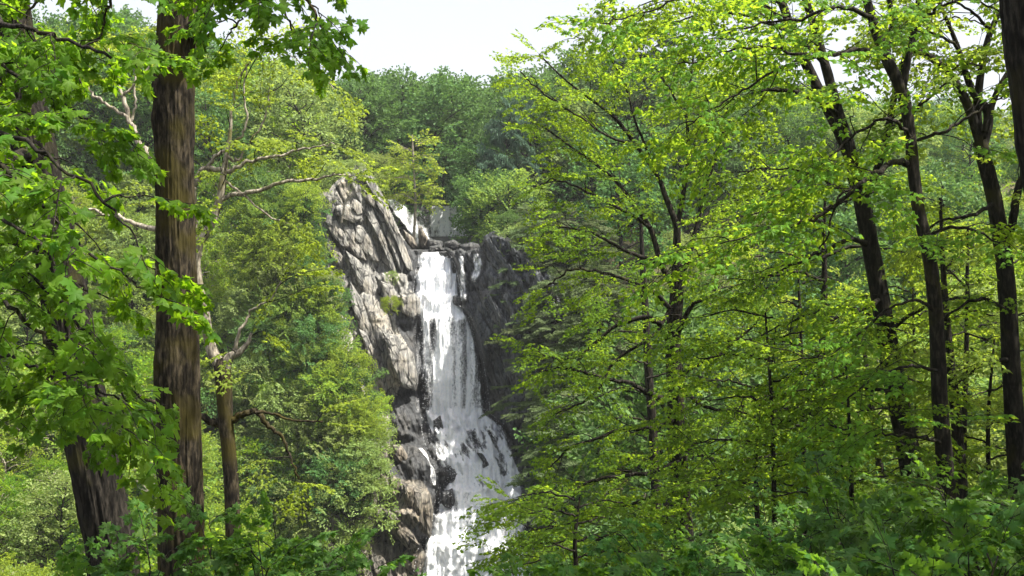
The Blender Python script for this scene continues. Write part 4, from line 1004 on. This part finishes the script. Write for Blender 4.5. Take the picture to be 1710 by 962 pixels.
# the big maple centre right
hero('maple_tree', 'broad many stemmed maple spreading right of the waterfall, covering the foot of the falls', 'tree',
     [D3(24, (1146, 1010, 34), (1142, 900, 32), (1134, 780, 30), (1128, 660, 28), (1124, 570, 26), (1130, 490, 23), (1130, 430, 15), (1131, 378, 12)),
      D3(24, (1131, 378, 11), (1112, 330, 9), (1096, 290, 8), (1060, 240, 7), (1025, 195, 6), (985, 165, 4), (940, 130, 3), (900, 90, 2)),
      D3(24.3, (1131, 380, 9), (1140, 330, 8), (1150, 260, 7), (1148, 200, 5), (1155, 120, 4), (1165, 40, 3)),
      D3(24, (1130, 490, 13), (1104, 440, 10), (1085, 380, 8), (1050, 330, 7), (1015, 290, 5), (960, 250, 4), (905, 210, 3)),
      D3(24, (1130, 480, 11), (1150, 430, 9), (1165, 370, 7), (1180, 310, 5), (1200, 250, 4), (1215, 180, 3))], M['darkbark'],
     limbs=[
        D3(23, (1108, 665, 9, 24), (1080, 655, 8), (1050, 640, 7), (1010, 632, 6), (960, 618, 5), (930, 615, 3), (905, 622, 2)),
        D3(23.5, (1115, 565, 12, 24), (1095, 535, 10), (1060, 533, 8), (1020, 550, 6), (975, 590, 5), (940, 600, 3), (910, 595, 2)),
        D3(23, (1140, 625, 9, 24), (1170, 605, 7), (1200, 592, 6), (1240, 560, 5), (1280, 520, 3)),
        D3(22.5, (1130, 560, 9, 24), (1160, 505, 8), (1210, 498, 6), (1260, 490, 4), (1300, 470, 3)),
        D3(23, (1126, 700, 9, 24), (1090, 715, 7), (1040, 718, 6), (990, 735, 5), (950, 750, 4), (920, 780, 2)),
        D3(22, (1135, 770, 9, 24), (1080, 790, 7), (1000, 800, 6), (965, 815, 4), (930, 838, 3), (895, 850, 2)),
        D3(23, (1128, 740, 9, 24), (1170, 760, 6), (1230, 770, 5), (1290, 760, 3)),
        D3(22.5, (1140, 860, 9, 24), (1080, 880, 7), (1010, 900, 6), (950, 900, 4), (900, 920, 2)),
        D3(23, (1122, 520, 9, 24), (1080, 480, 7), (1020, 460, 5), (960, 450, 4), (925, 470, 3), (910, 480, 2)),
        D3(23, (1104, 440, 8, 24), (1050, 420, 6), (990, 390, 5), (940, 380, 3), (920, 390, 2)),
        D3(23, (1060, 240, 5, 24), (1020, 230, 4), (960, 190, 3), (900, 150, 3), (870, 120, 2)),
        D3(23.5, (1096, 290, 5, 24), (1060, 200, 4), (1040, 130, 3), (1000, 80, 3), (960, 60, 2)),
        D3(23.5, (1130, 500, 8, 24), (1090, 560, 5), (1030, 600, 5), (990, 660, 4), (930, 690, 3), (925, 690, 2)),
        D3(24.5, (1150, 260, 5, 24), (1190, 200, 4), (1230, 150, 3), (1260, 100, 2)),
        D3(24.5, (1165, 370, 6, 24), (1210, 340, 4), (1260, 330, 3), (1310, 300, 2)),
        D3(23, (1128, 640, 8, 24), (1180, 680, 6), (1240, 680, 5), (1300, 650, 3)),
        D3(22.5, (1140, 820, 8, 24), (1090, 830, 6), (1030, 850, 5), (965, 870, 4), (925, 880, 3), (885, 900, 2)),
        D3(23.4, (1085, 380, 6, 24), (1040, 350, 5), (980, 320, 4), (930, 300, 3), (900, 310, 2)),
        D3(24, (1148, 200, 5), (1120, 150, 4), (1090, 110, 3), (1060, 90, 2)),
     ], fol=Foliage(LEAF_TRI, SPR_MIDS), lmat=M['mid'], k=28, ny=160, furrow=.008, seed=22, limb_k=7,
     dress_kw=dict(t0=.26, step=.27, blen=1.3, sstep_=.42, sc=.85, r1=.005))
hero('dead_tree', 'thin straight dark trunk with short dead twigs behind the big maple', 'tree',
     [D3(30, (1092, 760, 15), (1084, 640, 14), (1079, 540, 13), (1075, 470, 11), (1072, 420, 8), (1070, 360, 5))], M['darkbark'],
     limbs=[D3(29.6, (1080, 560 + i * 24, 4), (1080 + s_ * 40, 552 + i * 24, 3), (1080 + s_ * 85, 560 + i * 26, 2)) for i, s_ in enumerate((-1, 1, -1, 1, -1, 1, -1))], fol=None, seed=31, k=14, ny=60)
TR = Foliage
# right hand group
hero('slim_tree', 'slim straight dark trunk between the big maple and the leaning trunk', 'tree',
     [D3(22, (1370, 830, 15), (1368, 700, 14), (1374, 560, 12), (1377, 470, 10), (1376, 400, 7), (1378, 330, 4))], M['darkbark'],
     limbs=[D3(21.5, (1374, y, 6), (1374 + s_ * 50, y - 18, 5), (1374 + s_ * 110, y - 14 + j, 3), (1374 + s_ * 170, y + j, 2)) for y, s_, j in ((700, -1, 10), (640, 1, 0), (590, -1, -10), (540, 1, 8), (470, -1, 12), (430, 1, 0), (370, -1, 0), (350, 1, -20), (760, 1, 10))],
     fol=TR(LEAF_TRI, SPR_MIDS), lmat=M['mid'], seed=33, k=16, ny=80, dress_kw=dict(t0=.15, step=.4, blen=1.2, sstep_=.45, sc=.9, r1=.004))
hero('leaning_tree', 'tall trunk leaning left with a forked top, between the slim and the sinuous trunks', 'tree',
     [D3(18, (1534, 850, 38), (1520, 770, 37), (1492, 630, 35), (1472, 510, 31), (1453, 410, 28), (1436, 320, 27), (1425, 285, 26)),
      D3(18, (1430, 300, 22), (1416, 240, 21), (1400, 190, 19), (1378, 110, 16), (1362, 50, 14), (1340, -20, 12), (1325, -120, 8)),
      D3(18.4, (1420, 270, 16), (1396, 210, 18), (1362, 140, 18), (1330, 70, 17), (1308, 10, 14), (1280, -80, 8)),
      D3(17.8, (1440, 330, 15), (1462, 290, 13), (1482, 220, 12), (1496, 150, 10), (1515, 80, 8), (1535, 0, 6), (1550, -80, 4))], M['bark'],
     limbs=[
        D3(17, (1400, 190, 9, 18), (1350, 160, 8), (1290, 150, 6), (1230, 165, 4), (1170, 180, 2)),
        D3(16.5, (1378, 110, 8, 18), (1330, 60, 7), (1260, 30, 5), (1190, 20, 4), (1120, 40, 2)),
        D3(18, (1330, 70, 8), (1290, 20, 6), (1230, -10, 5), (1150, -20, 4), (1070, 10, 2)),
        D3(17, (1308, 10, 8), (1240, -40, 6), (1150, -60, 5), (1060, -30, 3), (1010, 10, 2)),
        D3(17, (1482, 220, 8, 17.8), (1520, 190, 6), (1570, 150, 4), (1610, 120, 2)),
        D3(17.5, (1453, 410, 10, 18), (1420, 400, 8), (1370, 420, 6), (1310, 450, 4), (1250, 470, 2)),
        D3(17.2, (1470, 500, 9, 18), (1430, 520, 7), (1370, 520, 5), (1310, 540, 3), (1250, 570, 2)),
        D3(17.2, (1480, 560, 8, 18), (1530, 520, 6), (1590, 500, 4), (1640, 500, 2)),
        D3(17.2, (1500, 660, 8, 18), (1450, 650, 6), (1390, 660, 4), (1330, 690, 2)),
        D3(17.2, (1436, 320, 8, 18), (1400, 310, 6), (1350, 290, 4), (1290, 280, 3), (1230, 290, 2)),
        D3(18, (1515, 80, 6), (1560, 40, 4), (1600, 30, 3), (1640, 40, 2)),
     ], fol=TR(LEAF_TRI, SPR_MIDS), lmat=M['mid'], seed=35, k=36, ny=200, furrow=.012, dress_kw=dict(t0=.2, step=.36, blen=1.15, sstep_=.42, sc=.95, r1=.005))
hero('sinuous_tree', 'dark sinuous maple trunk whose long limbs sweep left over the wood', 'tree',
     [D3(15, (1584, 850, 29), (1578, 780, 28), (1570, 680, 26), (1565, 560, 24), (1555, 450, 22), (1532, 340, 20), (1521, 240, 19), (1508, 160, 19), (1478, 92, 18), (1456, 30, 15), (1438, -40, 12), (1430, -140, 8)),
      D3(15, (1506, 160, 12), (1516, 100, 11), (1530, 40, 10), (1536, -20, 8), (1545, -100, 5)),
      D3(15, (1478, 92, 12), (1490, 40, 9), (1480, -30, 7)),], M['darkbark'],
     limbs=[
        D3(13, (1517, 276, 11, 15), (1500, 270, 10, 14.6), (1462, 288, 9, 14), (1432, 312, 8), (1385, 350, 6), (1335, 375, 5), (1275, 385, 4), (1200, 410, 2), (1130, 450, 2)),
        D3(13, (1478, 92, 12, 15), (1440, 84, 9, 14.5), (1400, 90, 8, 14), (1350, 95, 6), (1290, 80, 5), (1230, 82, 4), (1170, 100, 3), (1110, 110, 2)),
        D3(13, (1350, 95, 5), (1310, 110, 4), (1260, 140, 4), (1200, 175, 3), (1150, 210, 2)),
        D3(14, (1533, 235, 6, 15), (1570, 222, 6), (1610, 200, 5), (1650, 175, 4), (1690, 150, 2)),
        D3(14, (1521, 230, 7, 15), (1490, 200, 6), (1450, 210, 5), (1400, 250, 4), (1350, 290, 3), (1300, 330, 2)),
        D3(13.5, (1456, 30, 9, 15), (1400, 10, 7), (1340, 30, 5), (1270, 40, 4), (1200, 60, 2)),
        D3(13.5, (1438, -40, 8, 15), (1380, -70, 6), (1280, -50, 5), (1180, -20, 4), (1080, 20, 3), (1000, 40, 2)),
        D3(14.5, (1560, 520, 7, 15), (1530, 500, 5), (1480, 520, 4), (1430, 560, 3), (1380, 600, 2)),
        D3(14.2, (1545, 400, 7, 15), (1590, 380, 6), (1640, 390, 4), (1690, 420, 2)),
        D3(14.2, (1568, 620, 6, 15), (1520, 610, 5), (1460, 630, 4), (1400, 680, 2)),
        D3(14.2, (1572, 740, 6, 15), (1540, 730, 5), (1480, 725, 4), (1430, 728, 3), (1390, 740, 2)),
        D3(14, (1530, 40, 6, 15), (1570, 10, 5), (1620, 0, 4), (1670, 20, 2)),
        D3(13.6, (1432, 312, 6), (1400, 330, 4), (1380, 400, 3), (1340, 440, 2)),
     ], fol=TR(LEAF_TRI, SPR_MID), lmat=M['mid'], seed=44, k=32, ny=220, furrow=.010, dress_kw=dict(t0=.22, step=.32, blen=1.0, sstep_=.40, sc=.85, r1=.004))
hero('slim_tree', 'slim dark trunk close behind the foot of the sinuous maple', 'tree',
     [D3(19, (1606, 820, 20), (1597, 700, 18), (1588, 610, 15), (1580, 530, 12), (1574, 430, 8), (1570, 330, 5))], M['darkbark'],
     limbs=[D3(19, (1580, 540, 5), (1620, 520, 4), (1670, 530, 2)), D3(19, (1576, 450, 5), (1610, 420, 4), (1660, 400, 2)), D3(19, (1590, 620, 5), (1640, 600, 4), (1690, 610, 2))],
     fol=TR(LEAF_TRI, SPR_MIDS), lmat=M['yellow'], seed=51, k=14, ny=70, dress_kw=dict(t0=.15, step=.4, blen=1.2, sstep_=.45, sc=.9, r1=.004))
hero('slim_tree', 'very thin pole trunk between the sinuous maple and the forked trunk', 'tree',
     [D3(22, (1609, 830, 11), (1610, 700, 10), (1614, 580, 8), (1615, 480, 6), (1616, 380, 4))], M['darkbark'],
     limbs=[D3(22, (1614, 560, 4), (1650, 540, 3), (1700, 540, 2)), D3(22, (1615, 480, 4), (1580, 450, 3), (1540, 440, 2))],
     fol=TR(LEAF_TRI, SPR_MIDS), lmat=M['yellow'], seed=53, k=10, ny=60, dress_kw=dict(t0=.1, step=.35, blen=1.2, sstep_=.45, sc=.9, r1=.004))
hero('slim_tree', 'short crooked thin trunk left of the foot of the leaning tree', 'tree',
     [D3(26, (1476, 840, 13), (1468, 770, 13), (1456, 690, 12), (1448, 620, 8), (1440, 560, 5))], M['darkbark'],
     limbs=[D3(26, (1450, 640, 6), (1420, 620, 5), (1400, 600, 3)), D3(26, (1458, 700, 5), (1490, 670, 4), (1510, 640, 2))],
     fol=TR(LEAF_TRI, SPR_MIDS), lmat=M['mid'], seed=55, k=10, ny=60, dress_kw=dict(t0=.1, step=.35, blen=1.2, sstep_=.45, sc=.9, r1=.004))
hero('forked_tree', 'trunk near the right edge dividing into spreading grey forks high up', 'tree',
     [D3(17, (1706, 870, 34), (1700, 790, 32), (1690, 640, 30), (1684, 520, 28), (1676, 430, 27), (1662, 340, 25), (1645, 270, 24), (1636, 235, 22)),
      D3(17, (1640, 250, 17), (1620, 185, 15), (1596, 140, 14), (1560, 100, 12), (1525, 82, 9), (1480, 60, 5)),
      D3(17, (1640, 250, 18), (1650, 190, 15), (1622, 150, 10), (1600, 80, 8), (1575, 20, 6), (1550, -40, 4)),
      D3(17.2, (1636, 240, 15), (1632, 180, 14), (1640, 110, 12), (1655, 50, 10), (1680, 0, 7), (1700, -60, 4)),
      D3(16.8, (1644, 220, 12), (1662, 160, 10), (1690, 110, 8), (1720, 60, 5))], M['bark'],
     limbs=[
        D3(17, (1676, 430, 12), (1690, 370, 14), (1706, 300, 12), (1730, 240, 8)),
        D3(16.5, (1662, 340, 8, 17), (1620, 360, 6), (1570, 370, 4), (1530, 400, 2)),
        D3(16.5, (1600, 80, 6, 17), (1570, 60, 4), (1530, 50, 3), (1490, 60, 2)),
        D3(16.5, (1640, 110, 6, 17), (1600, 110, 4), (1560, 150, 3), (1540, 180, 2)),
        D3(16.5, (1684, 520, 8, 17), (1640, 500, 6), (1590, 520, 4), (1550, 560, 2)),
        D3(16.5, (1688, 600, 8, 17), (1640, 610, 6), (1600, 640, 3)),
        D3(16.5, (1655, 50, 6, 17), (1610, 10, 4), (1570, 0, 3), (1530, 20, 2)),
     ], fol=TR(LEAF_TRI, SPR_MID), lmat=M['yellow'], seed=61, k=36, ny=180, furrow=.012, dress_kw=dict(t0=.2, step=.38, blen=1.1, sstep_=.42, sc=.85, r1=.004))
_r = np.random.default_rng(640); _lb = []
for _i in range(15):                                   # its crown spreads above the picture and shades the shrubs
    _d0 = 7.5; _py = -560 - _i * 75; _a = P(1688, _py, _d0); _az = _i * 2.4; _e = _a + np.array([1.9 + math.cos(_az) * 3.6, -.6 + math.sin(_az) * 2.7, _r.uniform(.3, 1.6)]); _m = (_a + _e) / 2 + np.array([0, 0, .4])
    _lb.append([tuple(float(v) for v in (*proj(q)[:2], w_, proj(q)[2])) for q, w_ in ((_a, 24), (_m, 15), (_e, 6))])
hero('big_trunk', 'big dark furrowed trunk cut off by the upper right edge', 'tree',
     [D3(7.5, (1790, 620, 92), (1768, 430, 88), (1752, 300, 84), (1740, 220, 82), (1728, 110, 84), (1717, 0, 86), (1708, -140, 84), (1700, -300, 80), (1690, -700, 70), (1685, -1200, 52), (1680, -1750, 20))], M['bark'], limbs=_lb,
     fol=Foliage(LEAF_TRI, SPR_MID), lmat=M['mid'], seed=65, k=150, ny=520, furrow=.02, per=.05, dress_kw=dict(t0=.2, step=.32, blen=1.3, sstep_=.42, sc=1.1, r1=.005))
# small pale tree by the weir
bt = hero('small_tree', 'small pale barked tree with sparse leaves standing above the lip of the waterfall', 'tree',
     [D3(89, (690, 416, 7), (692, 380, 5), (694, 340, 4), (692, 300, 3), (690, 262, 3), (688, 225, 2))], M['palebark'],
     limbs=[D3(89, (693, y, 1.6), (693 + s_ * 14, y - 8, 1.2), (693 + s_ * w_, y - 8, 1)) for y, s_, w_ in ((345, 1, 32), (335, -1, 30), (318, 1, 26), (305, -1, 30), (292, 1, 26), (280, -1, 26), (268, 1, 22), (256, -1, 18), (245, 1, 14), (330, 1, 22))],
     fol=Foliage(LEAF_OVAL, SPR_HILL), lmat=M['yellow'], seed=71, k=10, ny=40, furrow=.002, root_in=False, dress_kw=dict(t0=.15, step=.2, blen=.7, sstep_=.28, sc=.95, r1=.01))
hero('dead_tree', 'tiny crooked dead tree on the brow of the grey cliff', 'tree',
     [D3(77, (570, 372, 4), (573, 355, 3.5), (576, 340, 3), (582, 326, 2))], M['palebark'],
     limbs=[D3(77, (575, 344, 2), (562, 332, 1.5), (545, 328, 1)), D3(77, (577, 338, 2), (590, 325, 1.5), (602, 318, 1))], seed=73, k=6, ny=20, furrow=.001, root_in=False,
     fol=Foliage(LEAF_OVAL, SPR_HILL), lmat=M['pale'], dress_kw=dict(t0=.3, step=.5, blen=.6, sstep_=.4, sc=.5, r1=.01, dens=.6))

# ------------------------------------------------------------------ foreground shrubs with single leaves
def shrub(px, top, d, spread, seed, label, nst=6, lmat=None, sc=1.0, leaves=60, group='shrubs in front of the viewer'):
    r = np.random.default_rng(seed); tp = P(px, top + 300 / d + 26, d); x, y = float(tp[0]), float(tp[1]); z = float(ground(x, y)) - .05
    root = thing('leafy_shrub', label, 'shrub', group, (x, y, z)); H = float(tp[2]) - z
    fol = Foliage(LEAF_MAPLE if sc > 0 else LEAF_TRI, SPR_SHRUB, 3); wood = Geo(); sc = abs(sc)
    for i in range(nst):
        az = i * 2.4 + r.uniform(-.5, .5); rd = spread * r.uniform(.3, 1); hh = H * r.uniform(.78, 1.0)
        ln = limb_line(r, (r.normal(0, .06), r.normal(0, .06), 0), (math.cos(az) * rd, math.sin(az) * rd, hh), .05, 10, .12)
        g = Geo(); g.tube(ln, np.linspace(.013, .004, 10), 5); obj('stem', g.mesh('stem', M['darkbark'], True), root)
        t0 = max(.25, 1 - 1.5 / max(H, .5))
        dress(r, fol, wood, ln, 0, t0=t0, step=.22, blen=.6, sstep_=.34, sc=sc * .74, r1=.003, flat=.22, up=.12)
    finish_tree(root, fol, wood, lmat or M['shrub'], M['darkbark'], 'foliage', leaves)
    return root
SHR = [ # px, top, depth, spread, label
    (1540, 770, 7.5, .9, 'tallest foreground shrub, its pale leaf tips below the foot of the leaning trunk'),
    (1660, 790, 7.0, .8, 'foreground shrub with one yellow lit leaf near the right edge'),
    (1420, 840, 7.5, .9, 'foreground shrub with arching layers below the slim trunk'),
    (1300, 850, 8.5, 1.0, 'foreground shrub right of the foot of the big maple'),
    (1590, 870, 5.6, .7, 'nearest shrub at the bottom edge under the sinuous trunk'),
    (1210, 890, 9.0, 1.0, 'foreground shrub in front of the foot of the big maple'),
    (1050, 890, 9.5, 1.1, 'foreground shrub with spreading leaves left of the foot of the big maple'),
    (930, 915, 9.5, 1.0, 'low foreground shrub at the bottom edge under the hemlocks'),
    (1700, 870, 5.8, .7, 'shrub in the lower right corner of the picture'),
    (1380, 900, 6.2, .7, 'dark shrub at the bottom edge below the slim trunk'),
    (1480, 900, 5.8, .7, 'shrub at the bottom edge with drooping leaf fans below the leaning trunk'),
    (1250, 925, 6.6, .8, 'low dark shrub at the bottom edge right of the big maple'),
    (1085, 945, 7.0, .8, 'low shrub at the bottom edge under the big maple'),
    (870, 965, 9.0, .6, 'lowest shrub at the bottom edge right of the stream'),
    (1480, 800, 10.5, 1.1, 'shrub behind the front row between the slim and leaning trunks'),
    (1640, 740, 11.0, 1.2, 'tall shrub behind the front row at the foot of the pole trunk'),
    (1350, 790, 12.0, 1.2, 'shrub behind the front row at the foot of the slim trunk'),
    (1230, 820, 13.0, 1.3, 'shrub behind the front row beside the big maple'),
    (60, 900, 8.5, .9, 'shrub in the lower left corner of the picture'),
    (180, 950, 8.0, .8, 'low shrub hiding the foot of the leaning furrowed trunk'),
    (250, 830, 8.6, .35, 'thin sapling rising between the two thick trunks'),
    (425, 795, 8.8, .6, 'sapling with flat leaf layers in front of the forked tree'),
    (520, 820, 9.0, .8, 'sapling spreading dark leaves over the lower left bank'),
    (350, 935, 8.0, .7, 'low shrub at the foot of the straight thick trunk'),
    (600, 950, 11., .6, 'small shrub at the bottom edge left of the stream'),
]
for i, (px, tp, d, sp, lab) in enumerate(SHR):
    shrub(px, tp, d, sp, 900 + i, lab, nst=3 if 'thin' in lab else 6 if sp < 1 else 8, leaves=60, sc=-.85 if d > 10 else .8)

# saplings with layered boughs filling the wood on the right
for i, (px, top, pb, d, lm, lab) in enumerate([
        (1290, 520, 900, 17, 'mid', 'layered sapling between the big maple and the slim trunk'), (1420, 600, 900, 16, 'mid', 'layered sapling left of the leaning trunk foot'),
        (1262, 640, 900, 19, 'mid', 'layered sapling just right of the big maple trunk'), (1650, 560, 860, 20, 'yellow', 'sunlit sapling behind the pole trunk'),
        (1530, 480, 860, 24, 'yellow', 'bright sapling seen between leaning and sinuous trunks'), (1340, 420, 860, 27, 'yellow', 'bright sapling behind the slim trunk'),
        (1690, 380, 860, 25, 'yellow', 'tall sunlit sapling at the right edge'),
        (960, 830, 980, 20, 'mid', 'sapling overhanging the right side of the lower stream')]):
    c0 = P(px, top, d); bp = P(px, pb, d)
    r = np.random.default_rng(300 + i); lb = []
    n = 9
    for k in range(n):
        y = top + (pb - top) * (k + .3) / n * .85; s_ = 1 if k % 2 else -1; wd = r.uniform(70, 130) * 18 / d; dd = r.uniform(-1.2, 1.2)
        lb.append([(px, y, 4, d), (px + s_ * wd * .5, y - 12, 3, d + dd * .5), (px + s_ * wd, y - 4, 2, d + dd)])
    hero('sapling', lab, 'tree', [D3(d, (px + 4, pb, 9), (px, (pb + top) / 2, 7), (px + r.uniform(-12, 12), top, 3))], M['darkbark'], limbs=lb,
         fol=Foliage(LEAF_TRI, SPR_MIDS), lmat=M[lm], seed=320 + i, k=8, ny=30, furrow=.002, limb_k=5, dress_kw=dict(t0=.1, step=.36, blen=1.2, sstep_=.42, sc=.95, r1=.004))

# ------------------------------------------------------------------ tell look-alikes apart by what they stand by
def relabel():
    MARK = [(40, 'at far left edge'), (110, 'left of leaning trunk'), (240, 'behind leaning furrowed trunk'), (345, 'behind straight thick trunk'), (430, 'behind pale forked tree'),
            (470, 'right of forked tree'), (510, 'between forked tree and cliff'), (555, 'at left of grey cliff'), (600, 'close to grey cliff'), (690, 'near cliff crest'), (800, 'in line with waterfall'), (900, 'by right rock face'), (1010, 'left of big maple'),
            (1120, 'behind big maple'), (1190, 'just right of big maple'), (1260, 'further right of big maple'), (1330, 'left of slim trunk'), (1400, 'behind slim trunk'), (1500, 'behind leaning trunk'), (1600, 'behind sinuous trunk'), (1900, 'near right edge')]
    rows = {}
    for o in bpy.data.objects:
        g = o.get('group')
        if o.parent or not g or g not in AUTO: continue
        px, py, d = proj(np.array(o.location)); mk = next((t for lim, t in MARK if px < lim), 'near the right edge')
        kind = o['label']; rows.setdefault((g, kind, mk), []).append((float(px), float(d), o))
    ORD = ['first', 'second', 'third', 'fourth', 'fifth', 'sixth', 'seventh', 'eighth', 'ninth', 'tenth', 'eleventh', 'twelfth', 'thirteenth', 'fourteenth', 'fifteenth', 'sixteenth']
    for (g, kind, mk), l in rows.items():
        l.sort(key=lambda q: q[1])
        for i, (px, d, o) in enumerate(l):
            o['label'] = (f"{kind} {mk}" if len(l) == 1 else f"{kind} {mk}, {ORD[min(i, 15)]} from front")
relabel()
if HAZE:
    m, nt_, out = newmat('haze'); pv = nt_.nodes.new('ShaderNodeVolumePrincipled'); pv.inputs['Density'].default_value = HAZE
    pv.inputs['Color'].default_value = (.93, .96, 1, 1); pv.inputs['Anisotropy'].default_value = .2; nt_.links.new(pv.outputs[0], out.inputs['Volume'])
    zs = -60; V = np.array([(x, y, z) for x in (-2200, 2200) for y in (-300, 2600) for z in (zs, 90)], float)
    obj('haze', mesh('haze', V, np.array([(0, 1, 3, 2), (4, 6, 7, 5), (0, 4, 5, 1), (2, 3, 7, 6), (0, 2, 6, 4), (1, 5, 7, 3)]), False, m), kind='stuff')
print('tris', sum(len(m.loop_triangles) or sum(len(p.vertices) - 2 for p in m.polygons) if len(m.polygons) < 2000 else len(m.loops) - 2 * len(m.polygons) for m in bpy.data.meshes))
